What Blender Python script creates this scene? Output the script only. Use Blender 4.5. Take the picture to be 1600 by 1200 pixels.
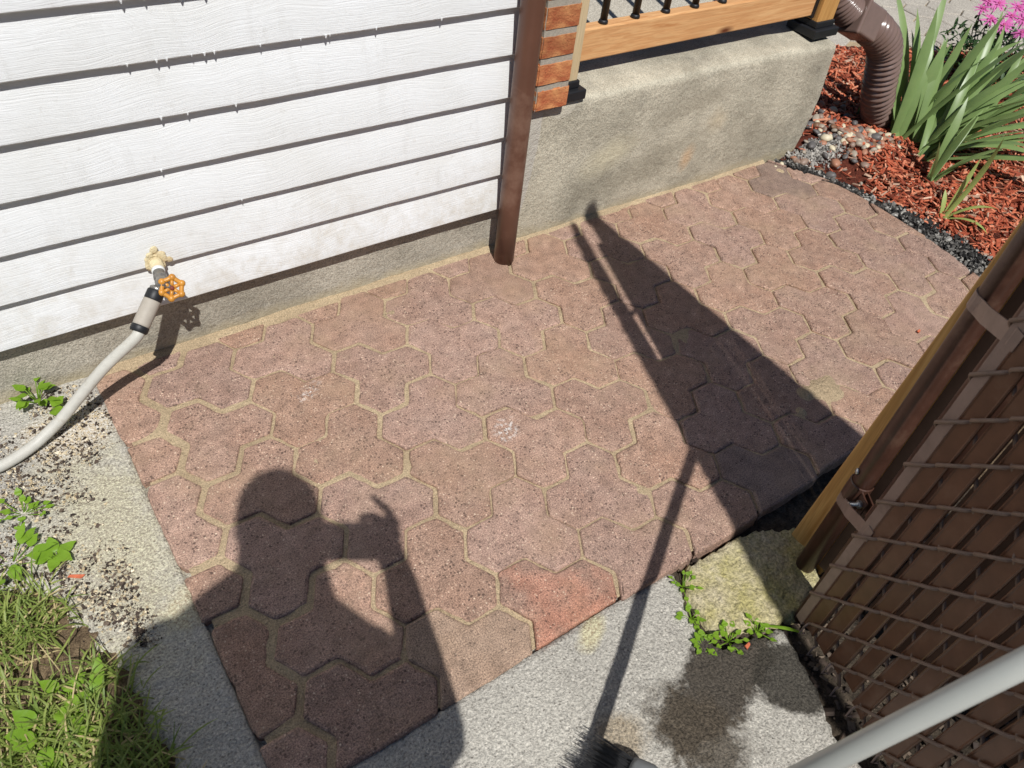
import bpy, bmesh, math, random
from mathutils import Vector, Matrix, noise

random.seed(11)
SC = bpy.context.scene
for o in list(bpy.data.objects):
    bpy.data.objects.remove(o, do_unlink=True)
COL = SC.collection
PI = math.pi

# ------------------------------------------------------------------ camera
# World: X along the house wall, Y towards the wall, Z up, patio surface at z = 0.
FPX, CX, CY, EYE = 1216.0, 800.0, 600.0, Vector((0, 0, 1.28))
_z = -Vector(((627 - CX) / FPX, -(1794 - CY) / FPX, -1)).normalized()
_x = Vector(((2996 - CX) / FPX, -(-325 - CY) / FPX, -1)).normalized()
_x = (_x - _z * _x.dot(_z)).normalized()
_y = _z.cross(_x)
CAMROT = Matrix((_x, _y, _z))          # camera space -> world
cam_data = bpy.data.cameras.new('camera')
cam = bpy.data.objects.new('camera', cam_data)
COL.objects.link(cam)
cam.matrix_world = Matrix.Translation(EYE) @ CAMROT.to_4x4()
cam_data.sensor_width = 36.0
cam_data.lens = 36.0 * FPX / 1600.0
cam_data.clip_start = 0.004
cam_data.clip_end = 500
cam_data.dof.use_dof = True            # phone lens: 3.5 mm opening
cam_data.dof.focus_distance = 1.75
cam_data.dof.aperture_fstop = 8.5
SC.camera = cam

def ray(u, v):
    return CAMROT @ Vector(((u - CX) / FPX, -(v - CY) / FPX, -1))
def at_z(u, v, z=0.0):
    d = ray(u, v); return EYE + d * ((z - EYE.z) / d.z)
def at_y(u, v, y):
    d = ray(u, v); return EYE + d * ((y - EYE.y) / d.y)
def at_x(u, v, x):
    d = ray(u, v); return EYE + d * ((x - EYE.x) / d.x)

# ------------------------------------------------------------------ light
SUNV = Vector((0.315 * 0.652, 0.652, -1.0)).normalized()      # the way the light travels
world = bpy.data.worlds.new('World'); SC.world = world
world.use_nodes = True
wn = world.node_tree
sky = wn.nodes.new('ShaderNodeTexSky')
sky.sky_type = 'NISHITA'; sky.sun_disc = False
sky.sun_elevation = math.asin(-SUNV.z)
sky.sun_rotation = math.atan2(-SUNV.x, -SUNV.y)
sky.air_density = 1.0; sky.dust_density = 0.4; sky.ozone_density = 6.0
bg = wn.nodes['Background']
wn.links.new(sky.outputs[0], bg.inputs[0]); bg.inputs[1].default_value = 0.052
sun_d = bpy.data.lights.new('sun', 'SUN'); sun_d.energy = 4.8; sun_d.angle = math.radians(0.53)
sun_d.color = (1.0, 0.985, 0.955)
sun = bpy.data.objects.new('sun', sun_d); COL.objects.link(sun)
sun.rotation_euler = SUNV.to_track_quat('-Z', 'Y').to_euler(); sun.location = (0, 0, 6)
SC.view_settings.view_transform = 'Standard'
SC.view_settings.look = 'None'
SC.view_settings.exposure = 0.0
SC.view_settings.gamma = 1.0
SC.view_settings.use_curve_mapping = False

SC.cycles.max_bounces = 4; SC.cycles.diffuse_bounces = 3; SC.cycles.glossy_bounces = 2
SC.cycles.transmission_bounces = 2; SC.cycles.transparent_max_bounces = 4
SC.cycles.caustics_reflective = False; SC.cycles.caustics_refractive = False

# ------------------------------------------------------------------ node helpers
class NB:
    def __init__(s, name):
        s.m = bpy.data.materials.new(name); s.m.use_nodes = True
        s.t = s.m.node_tree; s.b = s.t.nodes['Principled BSDF']; s._pos = None
    def n(s, kind, **kw):
        nd = s.t.nodes.new('ShaderNode' + kind)
        for k, v in kw.items(): setattr(nd, k, v)
        return nd
    def L(s, a, b): s.t.links.new(a, b)
    def put(s, sock, v):
        if isinstance(v, bpy.types.NodeSocket): s.L(v, sock)
        elif v is not None: sock.default_value = (*v, 1.0) if isinstance(v, tuple) and len(v) == 3 and sock.type == 'RGBA' else v
    def pos(s):
        if not s._pos: s._pos = s.n('NewGeometry').outputs['Position']
        return s._pos
    def obj(s): return s.n('TexCoord').outputs['Object']
    def rnd(s): return s.n('ObjectInfo').outputs['Random']
    def island(s): return s.n('NewGeometry').outputs['Random Per Island']
    def map(s, vec, scale=(1, 1, 1), loc=(0, 0, 0), rot=(0, 0, 0)):
        m = s.n('Mapping'); s.L(vec, m.inputs[0])
        m.inputs[1].default_value = loc; m.inputs[2].default_value = rot; m.inputs[3].default_value = scale
        return m.outputs[0]
    def noise(s, scale, detail=4, rough=0.55, vec=None, dist=0.0, w=None):
        k = s.n('TexNoise'); k.inputs['Scale'].default_value = scale
        k.inputs['Detail'].default_value = detail; k.inputs['Roughness'].default_value = rough
        k.inputs['Distortion'].default_value = dist
        if w is not None:
            k.noise_dimensions = '4D'; s.put(k.inputs['W'], w)
        s.L(vec or s.pos(), k.inputs['Vector']); return k.outputs['Fac']
    def voro(s, scale, vec=None, out='Distance', feature='F1', rand=1.0):
        k = s.n('TexVoronoi'); k.feature = feature; k.inputs['Scale'].default_value = scale
        k.inputs['Randomness'].default_value = rand
        s.L(vec or s.pos(), k.inputs['Vector']); return k.outputs[out]
    def ramp(s, fac, stops, interp='LINEAR'):
        r = s.n('ValToRGB'); s.put(r.inputs[0], fac); e = r.color_ramp; e.interpolation = interp
        while len(e.elements) < len(stops): e.elements.new(0.5)
        for el, (p, c) in zip(e.elements, stops):
            el.position = p; el.color = (c, c, c, 1) if isinstance(c, (int, float)) else (*c, 1)
        return r.outputs[0]
    def mix(s, fac, a, b, mode='MIX'):
        m = s.n('Mix', data_type='RGBA', blend_type=mode)
        s.put(m.inputs[0], fac); s.put(m.inputs[6], a); s.put(m.inputs[7], b); return m.outputs[2]
    def math(s, op, a, b=0.0, c=None):
        m = s.n('Math', operation=op); s.put(m.inputs[0], a); s.put(m.inputs[1], b)
        if c is not None: s.put(m.inputs[2], c)
        return m.outputs[0]
    def hsv(s, col, h=0.5, sat=1.0, val=1.0):
        k = s.n('HueSaturation'); s.put(k.inputs['Hue'], h); s.put(k.inputs['Saturation'], sat)
        s.put(k.inputs['Value'], val); s.put(k.inputs['Color'], col); return k.outputs[0]
    def bump(s, h, strength=0.5, dist=0.002, normal=None):
        k = s.n('Bump'); k.inputs['Strength'].default_value = strength; k.inputs['Distance'].default_value = dist
        s.L(h, k.inputs['Height'])
        if normal: s.L(normal, k.inputs['Normal'])
        return k.outputs[0]
    def sep(s, vec, i):
        k = s.n('SeparateXYZ'); s.L(vec, k.inputs[0]); return k.outputs[i]
    def shared_noise(s):
        if not getattr(s, '_sn', None): s._sn = s.noise(21.0, 6, 0.72)
        return s._sn
    def done(s, col, rough=0.8, normal=None, spec=0.3, metal=0.0):
        s.put(s.b.inputs['Base Color'], col); s.put(s.b.inputs['Roughness'], rough)
        s.b.inputs['Specular IOR Level'].default_value = spec; s.b.inputs['Metallic'].default_value = metal
        if normal: s.L(normal, s.b.inputs['Normal'])
        return s.m

def srgb(r, g, b):
    f = lambda c: (c / 255 / 12.92) if c / 255 <= 0.04045 else ((c / 255 + 0.055) / 1.055) ** 2.4
    return (f(r), f(g), f(b))

# ------------------------------------------------------------------ mesh helpers
OFF = {}
def link(name, me, mat, parent=None, smooth=False):
    o = bpy.data.objects.new(name, me); COL.objects.link(o)
    if mat and not me.materials: me.materials.append(mat)
    if smooth:
        for p in me.polygons: p.use_smooth = True
    if parent: o.parent = parent
    OFF[o.name] = OFF.get(parent.name, Vector()) if parent else Vector()
    return o

def obj(name, V, F, mat, parent=None, smooth=False):
    """mesh object from world coordinates; parent offset is taken off"""
    off = OFF.get(parent.name, Vector()) if parent else Vector()
    me = bpy.data.meshes.new(name)
    me.from_pydata([tuple(Vector(v) - off) for v in V], [], F); me.update()
    return link(name, me, mat, parent, smooth)

def thing(name, label, cat, loc, group=None):
    o = bpy.data.objects.new(name, None); COL.objects.link(o)
    o.empty_display_size = 0.05
    o.location = loc; OFF[o.name] = Vector(loc)
    return tag(o, label, cat, group)

def tag(o, label, cat, group=None):
    o['label'] = label; o['category'] = cat
    if group: o['group'] = group
    return o

def struct(o, kind='structure'):
    o['kind'] = kind; return o

class MB:
    def __init__(s): s.V = []; s.F = []
    def add(s, V, F):
        k = len(s.V); s.V += [Vector(v) for v in V]; s.F += [tuple(i + k for i in f) for f in F]; return s
    def box(s, a, b, m=None):
        V = [Vector((x, y, z)) for z in (a[2], b[2]) for y in (a[1], b[1]) for x in (a[0], b[0])]
        if m: V = [m @ v for v in V]
        return s.add(V, [(0, 2, 3, 1), (4, 5, 7, 6), (0, 1, 5, 4), (2, 6, 7, 3), (0, 4, 6, 2), (1, 3, 7, 5)])
    def tube(s, pts, rad, seg=12, cap=True, flat=None):
        """round bar along pts; rad number or list"""
        pts = [Vector(p) for p in pts]; n = len(pts)
        R = rad if isinstance(rad, (list, tuple)) else [rad] * n
        t0 = (pts[1] - pts[0]).normalized()
        nx = t0.orthogonal().normalized(); V = []
        for i, p in enumerate(pts):
            t = (pts[min(i + 1, n - 1)] - pts[max(i - 1, 0)]).normalized()
            nx = (nx - t * nx.dot(t)).normalized(); ny = t.cross(nx)
            for k in range(seg):
                a = 2 * PI * k / seg
                V.append(p + (nx * math.cos(a) + ny * math.sin(a)) * R[i])
        F = [(i * seg + k, i * seg + (k + 1) % seg, (i + 1) * seg + (k + 1) % seg, (i + 1) * seg + k)
             for i in range(n - 1) for k in range(seg)]
        if cap: F += [tuple(range(seg))[::-1], tuple(range((n - 1) * seg, n * seg))]
        return s.add(V, F)
    def lathe(s, prof, m, seg=20, cap=True):
        """prof: (radius, height) along local z"""
        V = [m @ Vector((r * math.cos(2 * PI * k / seg), r * math.sin(2 * PI * k / seg), h)) for r, h in prof for k in range(seg)]
        n = len(prof)
        F = [(i * seg + k, i * seg + (k + 1) % seg, (i + 1) * seg + (k + 1) % seg, (i + 1) * seg + k)
             for i in range(n - 1) for k in range(seg)]
        if cap: F += [tuple(range(seg))[::-1], tuple(range((n - 1) * seg, n * seg))]
        return s.add(V, F)
    def ball(s, c, r, su=10, sv=7, m=None):
        c = Vector(c); V = []; F = []
        rr = r if isinstance(r, (tuple, list)) else (r, r, r)
        for j in range(1, sv):
            th = PI * j / sv
            for i in range(su):
                ph = 2 * PI * i / su
                d = Vector((rr[0] * math.sin(th) * math.cos(ph), rr[1] * math.sin(th) * math.sin(ph), rr[2] * math.cos(th)))
                V.append(c + (m @ d if m else d))
        for j in range(sv - 2):
            for i in range(su):
                F.append((j * su + i, (j + 1) * su + i, (j + 1) * su + (i + 1) % su, j * su + (i + 1) % su))
        top = Vector((0, 0, rr[2])); V += [c + (m @ top if m else top), c - (m @ top if m else top)]
        a, b = len(V) - 2, len(V) - 1
        for i in range(su):
            F.append((a, i, (i + 1) % su)); F.append((b, (sv - 2) * su + (i + 1) % su, (sv - 2) * su + i))
        return s.add(V, F)
    def obj(s, name, mat, parent=None, smooth=False, bevel=0.0, segs=2):
        o = obj(name, s.V, s.F, mat, parent, smooth)
        if bevel:
            b = o.modifiers.new('bevel', 'BEVEL'); b.width = bevel; b.segments = segs; b.limit_method = 'ANGLE'
            b.angle_limit = math.radians(40)
        return o

def frame(o, z, x=None):
    """matrix with local z along z"""
    z = Vector(z).normalized(); x = Vector(x) if x else z.orthogonal()
    x = (x - z * x.dot(z)).normalized(); y = z.cross(x)
    m = Matrix((x, y, z)).transposed().to_4x4(); m.translation = Vector(o); return m

def fbm(p, o=3):
    return noise.fractal(Vector(p), 1.0, 2.0, o, noise_basis='PERLIN_ORIGINAL')

def smooth01(a, b, x):
    t = max(0.0, min(1.0, (x - a) / (b - a))); return t * t * (3 - 2 * t)

def in_poly(x, y, P):
    c = False; j = len(P) - 1
    for i in range(len(P)):
        if (P[i][1] > y) != (P[j][1] > y) and x < (P[j][0] - P[i][0]) * (y - P[i][1]) / (P[j][1] - P[i][1]) + P[i][0]: c = not c
        j = i
    return c

def grid(xs, ys, fz, keep=None):
    V = []; F = []; idx = {}
    def vid(i, j):
        if (i, j) not in idx:
            idx[(i, j)] = len(V); V.append((xs[i], ys[j], fz(xs[i], ys[j])))
        return idx[(i, j)]
    for i in range(len(xs) - 1):
        for j in range(len(ys) - 1):
            if keep and not keep(0.5 * (xs[i] + xs[i + 1]), 0.5 * (ys[j] + ys[j + 1])): continue
            F.append((vid(i, j), vid(i + 1, j), vid(i + 1, j + 1), vid(i, j + 1)))
    return V, F
def lin(a, b, st):
    n = max(1, round((b - a) / st)); return [a + (b - a) * i / n for i in range(n + 1)]

# ------------------------------------------------------------------ materials
def blotch(b, cx, cy, rx, ry, ang=0.0, warp=0.35, wscale=9.0, soft=0.25):
    """stain with an irregular outline: 1 inside, 0 outside"""
    v = b.map(b.pos(), loc=(0, 0, 0))
    sub = b.n('VectorMath', operation='SUBTRACT'); b.L(v, sub.inputs[0]); sub.inputs[1].default_value = (cx, cy, 0)
    m = b.n('Mapping'); m.vector_type = 'TEXTURE'; b.L(sub.outputs[0], m.inputs[0])
    m.inputs[2].default_value = (0, 0, ang); m.inputs[3].default_value = (rx, ry, 1e3)
    ln = b.n('VectorMath', operation='LENGTH'); b.L(m.outputs[0], ln.inputs[0])
    d = b.math('ADD', ln.outputs['Value'], b.math('MULTIPLY', b.math('SUBTRACT', b.shared_noise(), 0.5), warp * 3))
    return b.ramp(d, [(1.0 - soft, 1.0), (min(1.0, 1.0), 0.0)])

WHITE = ((482, 612, 0.045, 0.022, 0.8), (790, 672, 0.045, 0.035, 0.9))
def mat_paver(name, base, speck=1.0, smoothness=0.0, second=None):
    b = NB(name)
    if second: base = b.mix(b.ramp(b.noise(7.0, 3, 0.5, b.map(b.pos(), loc=(0.35, 0.1, 0))), [(0.42, 0.0), (0.56, 1.0)]), base, second)
    off = b.n('VectorMath', operation='ADD'); b.L(b.obj(), off.inputs[0])
    comb = b.n('CombineXYZ'); r = b.rnd(); b.L(r, comb.inputs[0]); b.L(b.math('MULTIPLY', r, 7.3), comb.inputs[1])
    b.L(comb.outputs[0], off.inputs[1]); P = off.outputs[0]
    tint = b.hsv(base, b.math('ADD', 0.500, b.math('MULTIPLY', r, 0.006)), b.math('ADD', 0.86, b.math('MULTIPLY', r, 0.14)),
                 b.math('ADD', 0.92, b.math('MULTIPLY', b.math('FRACT', b.math('MULTIPLY', r, 17.7)), 0.15)))
    big = b.noise(9, 4, 0.6, P)
    col = b.mix(b.ramp(big, [(0.3, 0.0), (0.75, 0.6)]), tint, b.hsv(tint, 0.505, 0.80, 1.22))
    grit = b.noise(380, 2, 0.8, P)
    col = b.mix(0.8, col, b.ramp(grit, [(0.32, 0.22), (0.5, 1.0), (0.70, 1.9)]), 'MULTIPLY')
    # light aggregate grains and dark pits
    vc = b.voro(210, P, 'Color'); vd = b.voro(210, P)
    sel = b.sep(vc, 0)
    wear = b.ramp(b.noise(14, 3, 0.6, P), [(0.30, 0.25), (0.7, 1.0)])
    light = b.math('MULTIPLY', b.math('GREATER_THAN', sel, 0.80 if not smoothness else 0.95), b.math('LESS_THAN', vd, 0.34))
    light = b.math('MULTIPLY', light, b.math('MULTIPLY', wear, speck))
    col = b.mix(light, col, b.mix(b.sep(vc, 1), srgb(226, 205, 180), srgb(190, 150, 128)))
    vc2 = b.voro(150, b.map(P, loc=(3.1, 1.7, 0)), 'Color'); vd2 = b.voro(150, b.map(P, loc=(3.1, 1.7, 0)))
    pit = b.math('MULTIPLY', b.math('GREATER_THAN', b.sep(vc2, 0), 0.70 if not smoothness else 0.90), b.math('LESS_THAN', vd2, 0.36))
    pit = b.math('MULTIPLY', pit, wear)
    col = b.mix(b.math('MULTIPLY', pit, 0.78), col, srgb(62, 46, 42))
    mid = b.noise(34, 3, 0.6, P)
    col = b.mix(0.7, col, b.ramp(mid, [(0.3, 0.68), (0.7, 1.30)]), 'MULTIPLY')
    for (u, v, rx, ry, am) in WHITE: col = b.mix(b.math('MULTIPLY', b.math('MULTIPLY', blotch(b, at_z(u, v).x, at_z(u, v).y, rx, ry, 0.6, 0.3, 30.0, 1.0), b.ramp(b.noise(95, 3, 0.7, P), [(0.50, 0.0), (0.60, 1.0)])), am), col, srgb(226, 224, 220))
    # brushed-in sand film
    film = b.ramp(b.noise(5.5, 3, 0.62), [(0.50, 0.0), (0.78, 0.40)])
    col = b.mix(film, col, srgb(172, 146, 118))
    h = b.math('ADD', b.math('MULTIPLY', grit, 0.8), b.math('MULTIPLY', pit, -1.6))
    h = b.math('ADD', h, b.math('MULTIPLY', b.noise(110, 2, 0.65, P), 1.2 if not smoothness else 0.5))
    nrm = b.bump(h, 0.9 if not smoothness else 0.5, 0.0022)
    return b.done(col, 0.72, nrm, 0.35)

def mat_concrete(name, base, dark, grain=240, bumpd=0.0022, stains=(), strength=0.8):
    b = NB(name)
    g = b.noise(grain, 3, 0.8)
    g2 = b.noise(grain * 0.36, 3, 0.7)
    big = b.noise(2.6, 4, 0.62)
    col = b.mix(b.ramp(big, [(0.33, 0.0), (0.7, 1.0)]), dark, base)
    col = b.mix(0.85, col, b.ramp(g, [(0.30, 0.38), (0.5, 1.0), (0.70, 1.6)]), 'MULTIPLY')
    vc = b.voro(170, None, 'Color'); vd = b.voro(170)
    lt = b.math('MULTIPLY', b.math('GREATER_THAN', b.sep(vc, 0), 0.80), b.math('LESS_THAN', vd, 0.34))
    col = b.mix(b.math('MULTIPLY', lt, 0.55), col, srgb(236, 230, 216))
    dk = b.math('MULTIPLY', b.math('GREATER_THAN', b.sep(vc, 1), 0.84), b.math('LESS_THAN', vd, 0.30))
    col = b.mix(b.math('MULTIPLY', dk, 0.6), col, srgb(84, 78, 70))
    for st, c, amt in stains:
        col = b.mix(b.math('MULTIPLY', blotch(b, *st), amt), col, b.mix(b.ramp(g, [(0.38, 0.0), (0.68, 1.0)]), c, tuple(min(1, k * 4.5) for k in c)))
    h = b.math('ADD', b.math('MULTIPLY', g, 0.9), b.math('MULTIPLY', g2, 1.4))
    return b.done(col, 0.85, b.bump(h, strength, bumpd), 0.25)

M_PAVER = mat_paver('worn_rust_paver', srgb(154, 119, 101))
M_PAVER_SMOOTH = mat_paver('smooth_brown_paver', srgb(150, 116, 98), 0.5, 1.0)
M_PAVER_TAN = mat_paver('tan_paver', srgb(150, 120, 96), 0.6, 1.0)
M_PAVER_RED = mat_paver('salmon_paver', srgb(168, 112, 90), 0.8, 0.0, srgb(150, 114, 97))
M_PAVER_DARK = mat_paver('dark_smooth_paver', srgb(132, 108, 96), 0.3, 1.0)

def m_sand():
    b = NB('joint_sand')
    g = b.noise(360, 3, 0.85)
    col = b.mix(b.ramp(b.noise(7, 4, 0.6), [(0.3, 0.0), (0.7, 1.0)]), srgb(176, 155, 126), srgb(206, 184, 150))
    col = b.mix(0.8, col, b.ramp(g, [(0.30, 0.35), (0.5, 1.0), (0.70, 1.6)]), 'MULTIPLY')
    h = b.math('ADD', g, b.math('MULTIPLY', b.noise(90, 3), 1.5))
    return b.done(col, 0.95, b.bump(h, 1.0, 0.004), 0.1)
M_SAND = m_sand()

def m_soil(name, c1, c2, sc=60):
    b = NB(name)
    g = b.noise(sc * 6, 4, 0.75); m = b.noise(sc, 5, 0.7)
    col = b.mix(b.ramp(m, [(0.35, 0.0), (0.65, 1.0)]), c1, c2)
    col = b.mix(0.85, col, b.ramp(g, [(0.3, 0.35), (0.5, 1.0), (0.72, 1.8)]), 'MULTIPLY')
    return b.done(col, 0.95, b.bump(b.math('ADD', g, b.math('MULTIPLY', m, 2.5)), 0.9, 0.006), 0.15)
M_SOIL = m_soil('dry_soil', srgb(92, 76, 60), srgb(142, 122, 96))
M_DARKSOIL = m_soil('dark_soil', srgb(56, 49, 42), srgb(98, 87, 74), 50)
M_BLACKSOIL = m_soil('black_soil', srgb(28, 26, 26), srgb(60, 57, 55), 45)
M_MULCHBED = m_soil('mulch_bed', srgb(70, 36, 28), srgb(118, 62, 46), 70)

M_SLAB = mat_concrete('rough_concrete', srgb(198, 193, 182), srgb(174, 169, 159), 230, 0.0060, (
    ((0.75, 0.205, 0.200, 0.070, 0.32, 0.42, 14.0, 0.22), srgb(44, 39, 33), 0.95),
    ((0.645, 0.15, 0.075, 0.11, 0.25, 0.45, 16.0, 0.35), srgb(52, 46, 38), 0.88),
    ((0.855, 0.135, 0.075, 0.070, -0.6, 0.26, 10.0, 0.14), srgb(40, 37, 32), 0.95),
    ((0.52, 0.215, 0.06, 0.05, 0.2, 0.3, 12.0, 0.4), srgb(98, 84, 62), 0.6),
    ((0.60, 0.39, 0.05, 0.025, 0.5, 0.3, 20.0, 0.5), srgb(176, 146, 96), 0.5),
    ((-0.04, 1.0, 0.16, 0.36, 0.0, 0.5, 10.0, 0.7), srgb(150, 128, 98), 0.42),
    ((-0.05, 1.30, 0.10, 0.09, 0.0, 0.35, 12.0, 0.5), srgb(206, 180, 132), 0.7),
    ((0.02, 0.80, 0.05, 0.05, 0.0, 0.35, 12.0, 0.5), srgb(182, 150, 106), 0.4)), 0.95)

def m_foundation(name, base, dark, extra=None):
    b = NB(name)
    g = b.noise(260, 2, 0.85); big = b.noise(3.4, 5, 0.68)
    col = b.mix(b.ramp(big, [(0.38, 0.0), (0.62, 1.0)]), dark, base)
    col = b.mix(0.70, col, b.ramp(g, [(0.32, 0.45), (0.5, 1.0), (0.70, 1.5)]), 'MULTIPLY')
    col = b.mix(b.ramp(b.noise(9, 5, 0.7), [(0.56, 0.0), (0.66, 0.5)]), col, b.hsv(col, 0.5, 0.9, 0.70))
    z = b.math('ADD', b.sep(b.pos(), 2), b.math('MULTIPLY', b.math('SUBTRACT', b.noise(16, 4, 0.6), 0.5), 0.06))
    col = b.mix(b.ramp(z, [(0.0, 0.65), (0.035, 0.0)]), col, srgb(176, 162, 130))
    if extra: col = extra(b, col)
    h = b.math('ADD', g, b.math('MULTIPLY', b.noise(60, 4), 1.5))
    return b.done(col, 0.9, b.bump(h, 0.9, 0.003), 0.2)
def porch_marks(b, col):
    # pale untreated strip beside the pillar, rust-coloured and damp marks with shapes of their own
    def xz(cx, cz, rx, rz, ang, warp, ws, soft):
        sub = b.n('VectorMath', operation='SUBTRACT'); b.L(b.pos(), sub.inputs[0]); sub.inputs[1].default_value = (cx, 0, cz)
        m = b.n('Mapping'); m.vector_type = 'TEXTURE'; b.L(sub.outputs[0], m.inputs[0])
        m.inputs[2].default_value = (0, ang, 0); m.inputs[3].default_value = (rx, 1e3, rz)
        ln = b.n('VectorMath', operation='LENGTH'); b.L(m.outputs[0], ln.inputs[0])
        d = b.math('ADD', ln.outputs['Value'], b.math('MULTIPLY', b.math('SUBTRACT', b.noise(ws, 5, 0.6), 0.5), warp * 2))
        return b.ramp(d, [(1 - soft, 1.0), (1.0, 0.0)])
    col = b.mix(b.math('MULTIPLY', xz(1.78, 0.115, 0.035, 0.055, 0.2, 0.5, 22, 0.8), 0.45), col, srgb(206, 160, 110))
    col = b.mix(b.math('MULTIPLY', xz(1.88, 0.22, 0.06, 0.05, 0.5, 0.5, 18, 0.9), 0.3), col, srgb(200, 176, 136))
    col = b.mix(b.math('MULTIPLY', xz(1.45, 0.20, 0.12, 0.06, -0.35, 0.5, 12, 0.8), 0.6), col, srgb(206, 196, 166))
    col = b.mix(b.math('MULTIPLY', xz(1.60, 0.13, 0.34, 0.06, -0.22, 0.7, 12, 0.5), 0.35), col, srgb(140, 132, 114))
    col = b.mix(b.math('MULTIPLY', xz(1.75, 0.29, 0.18, 0.04, -0.15, 0.6, 12, 0.6), 0.35), col, srgb(142, 132, 114))
    col = b.mix(xz(1.105, 0.16, 0.062, 0.5, 0.13, 0.10, 10, 0.06), col, srgb(188, 182, 170))
    return b.mix(xz(1.235, 0.42, 0.060, 0.075, -0.5, 0.30, 14, 0.06), col, srgb(190, 183, 166))
M_FOUND = m_foundation('foundation_concrete', srgb(180, 173, 158), srgb(150, 144, 130))
M_PORCH = m_foundation('porch_concrete', srgb(196, 188, 168), srgb(156, 149, 132), porch_marks)
M_PORCHFLOOR = mat_concrete('porch_floor_concrete', srgb(188, 180, 164), srgb(168, 160, 146), 260, 0.0012)

def m_siding():
    b = NB('white_siding')
    st = b.map(b.pos(), (1.7, 1.0, 78.0)); wv = b.map(b.pos(), (1.0, 1, 1.0))
    warp = b.n('VectorMath', operation='ADD'); b.L(st, warp.inputs[0])
    c = b.n('CombineXYZ'); b.L(b.math('MULTIPLY', b.noise(3.0, 2, 0.5, wv), 7.0), c.inputs[2]); b.L(c.outputs[0], warp.inputs[1])
    g = b.noise(3.4, 4, 0.55, warp.outputs[0])
    ridges = b.ramp(g, [(0.38, 0.0), (0.47, 1.0), (0.56, 0.25), (0.66, 1.0)])
    col = b.mix(b.ramp(b.noise(4, 5, 0.6), [(0.4, 0.0), (0.75, 1.0)]), srgb(230, 231, 231), srgb(220, 220, 217))
    col = b.mix(b.ramp(b.noise(38, 5, 0.7), [(0.62, 0.0), (0.75, 0.30)]), col, srgb(176, 168, 154))
    zz = b.math('ADD', b.sep(b.pos(), 2), b.math('MULTIPLY', b.math('SUBTRACT', b.noise(6, 4, 0.65), 0.5), 0.35))
    splash = b.math('MULTIPLY', b.ramp(zz, [(0.10, 1.0), (0.36, 0.0)]), b.ramp(b.noise(26, 5, 0.75), [(0.42, 0.0), (0.66, 0.55)]))
    col = b.mix(splash, col, srgb(186, 174, 152))
    col = b.mix(b.ramp(b.noise(1.0, 4, 0.6, b.map(b.pos(), (30, 30, 5))), [(0.56, 0.0), (0.74, 0.22)]), col, srgb(188, 186, 180))
    return b.done(col, 0.55, b.bump(ridges, 0.42, 0.0009), 0.35)
M_SIDING = m_siding()

def m_plain(name, col, rough=0.6, var=0.25, sc=40, bmp=0.15, spec=0.4, metal=0.0, dirt=None, dist=0.001):
    b = NB(name)
    n = b.noise(sc, 5, 0.65)
    c = b.mix(0.9, col, b.ramp(n, [(0.3, 1 - var), (0.7, 1 + var)]), 'MULTIPLY')
    if dirt: c = b.mix(b.ramp(b.noise(sc * 0.5, 6, 0.7), [(0.54, 0.0), (0.72, 0.7)]), c, dirt)
    return b.done(c, rough, b.bump(b.noise(sc * 4, 3, 0.6), bmp, dist), spec, metal)
M_DOWNSPOUT = m_plain('brown_painted_metal', srgb(98, 66, 52), 0.42, 0.12, 14, 0.08, 0.5, 0.0, srgb(132, 104, 88))
M_ELBOW = m_plain('brown_plastic', srgb(116, 96, 88), 0.20, 0.10, 20, 0.05, 0.5)
M_BLACK = m_plain('black_metal', srgb(26, 26, 28), 0.4, 0.15, 30, 0.06, 0.5)
M_BLACKPLASTIC = m_plain('black_plastic', srgb(30, 31, 34), 0.5, 0.2, 30, 0.1, 0.4)
M_FENCEMETAL = m_plain('brown_fence_enamel', srgb(76, 50, 40), 0.38, 0.28, 22, 0.12, 0.5, 0.0, srgb(104, 82, 68))
M_BAR = m_plain('worn_tension_bar', srgb(140, 120, 110), 0.5, 0.2, 30, 0.15, 0.5, 0.1, srgb(66, 46, 38))
M_SLAT = m_plain('brown_plastic_slat', srgb(100, 68, 50), 0.36, 0.22, 26, 0.12, 0.4, 0.0, srgb(108, 84, 68))
M_SLATSHADE = m_plain('shaded_plastic_slat', srgb(56, 40, 32), 0.6, 0.2, 26, 0.1, 0.3)  # gate slat brown darkened, so shade behind the leaf is in the colour
M_WIRE = m_plain('brown_coated_wire', srgb(122, 102, 90), 0.5, 0.2, 60, 0.1, 0.4)
M_ZINC = m_plain('zinc_steel', srgb(196, 200, 202), 0.32, 0.1, 60, 0.05, 0.5, 0.85)
M_BROOMPOLE = m_plain('grey_enamel_pole', srgb(176, 178, 172), 0.30, 0.05, 8, 0.03, 0.5)
M_BRISTLE = m_plain('black_bristle', srgb(32, 32, 33), 0.5, 0.4, 60, 0.0, 0.4)
M_GREYCAP = m_plain('grey_plastic', srgb(112, 114, 114), 0.55, 0.12, 30, 0.1, 0.4)
M_HOSE = m_plain('pale_hose_rubber', srgb(188, 185, 176), 0.5, 0.12, 45, 0.15, 0.4, 0.0, srgb(128, 116, 96))
M_SLEEVE = m_plain('grey_hose_grip', srgb(168, 160, 148), 0.6, 0.08, 60, 0.15, 0.3)
M_BRASS = m_plain('dull_nickel', srgb(150, 146, 140), 0.34, 0.2, 50, 0.1, 0.5, 0.8)
M_WHEEL = m_plain('orange_enamel', srgb(196, 136, 54), 0.38, 0.15, 60, 0.1, 0.5, 0.0, srgb(120, 66, 30))
M_RUST = m_plain('rusted_screw', srgb(120, 58, 44), 0.6, 0.3, 200, 0.2, 0.3)
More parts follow.
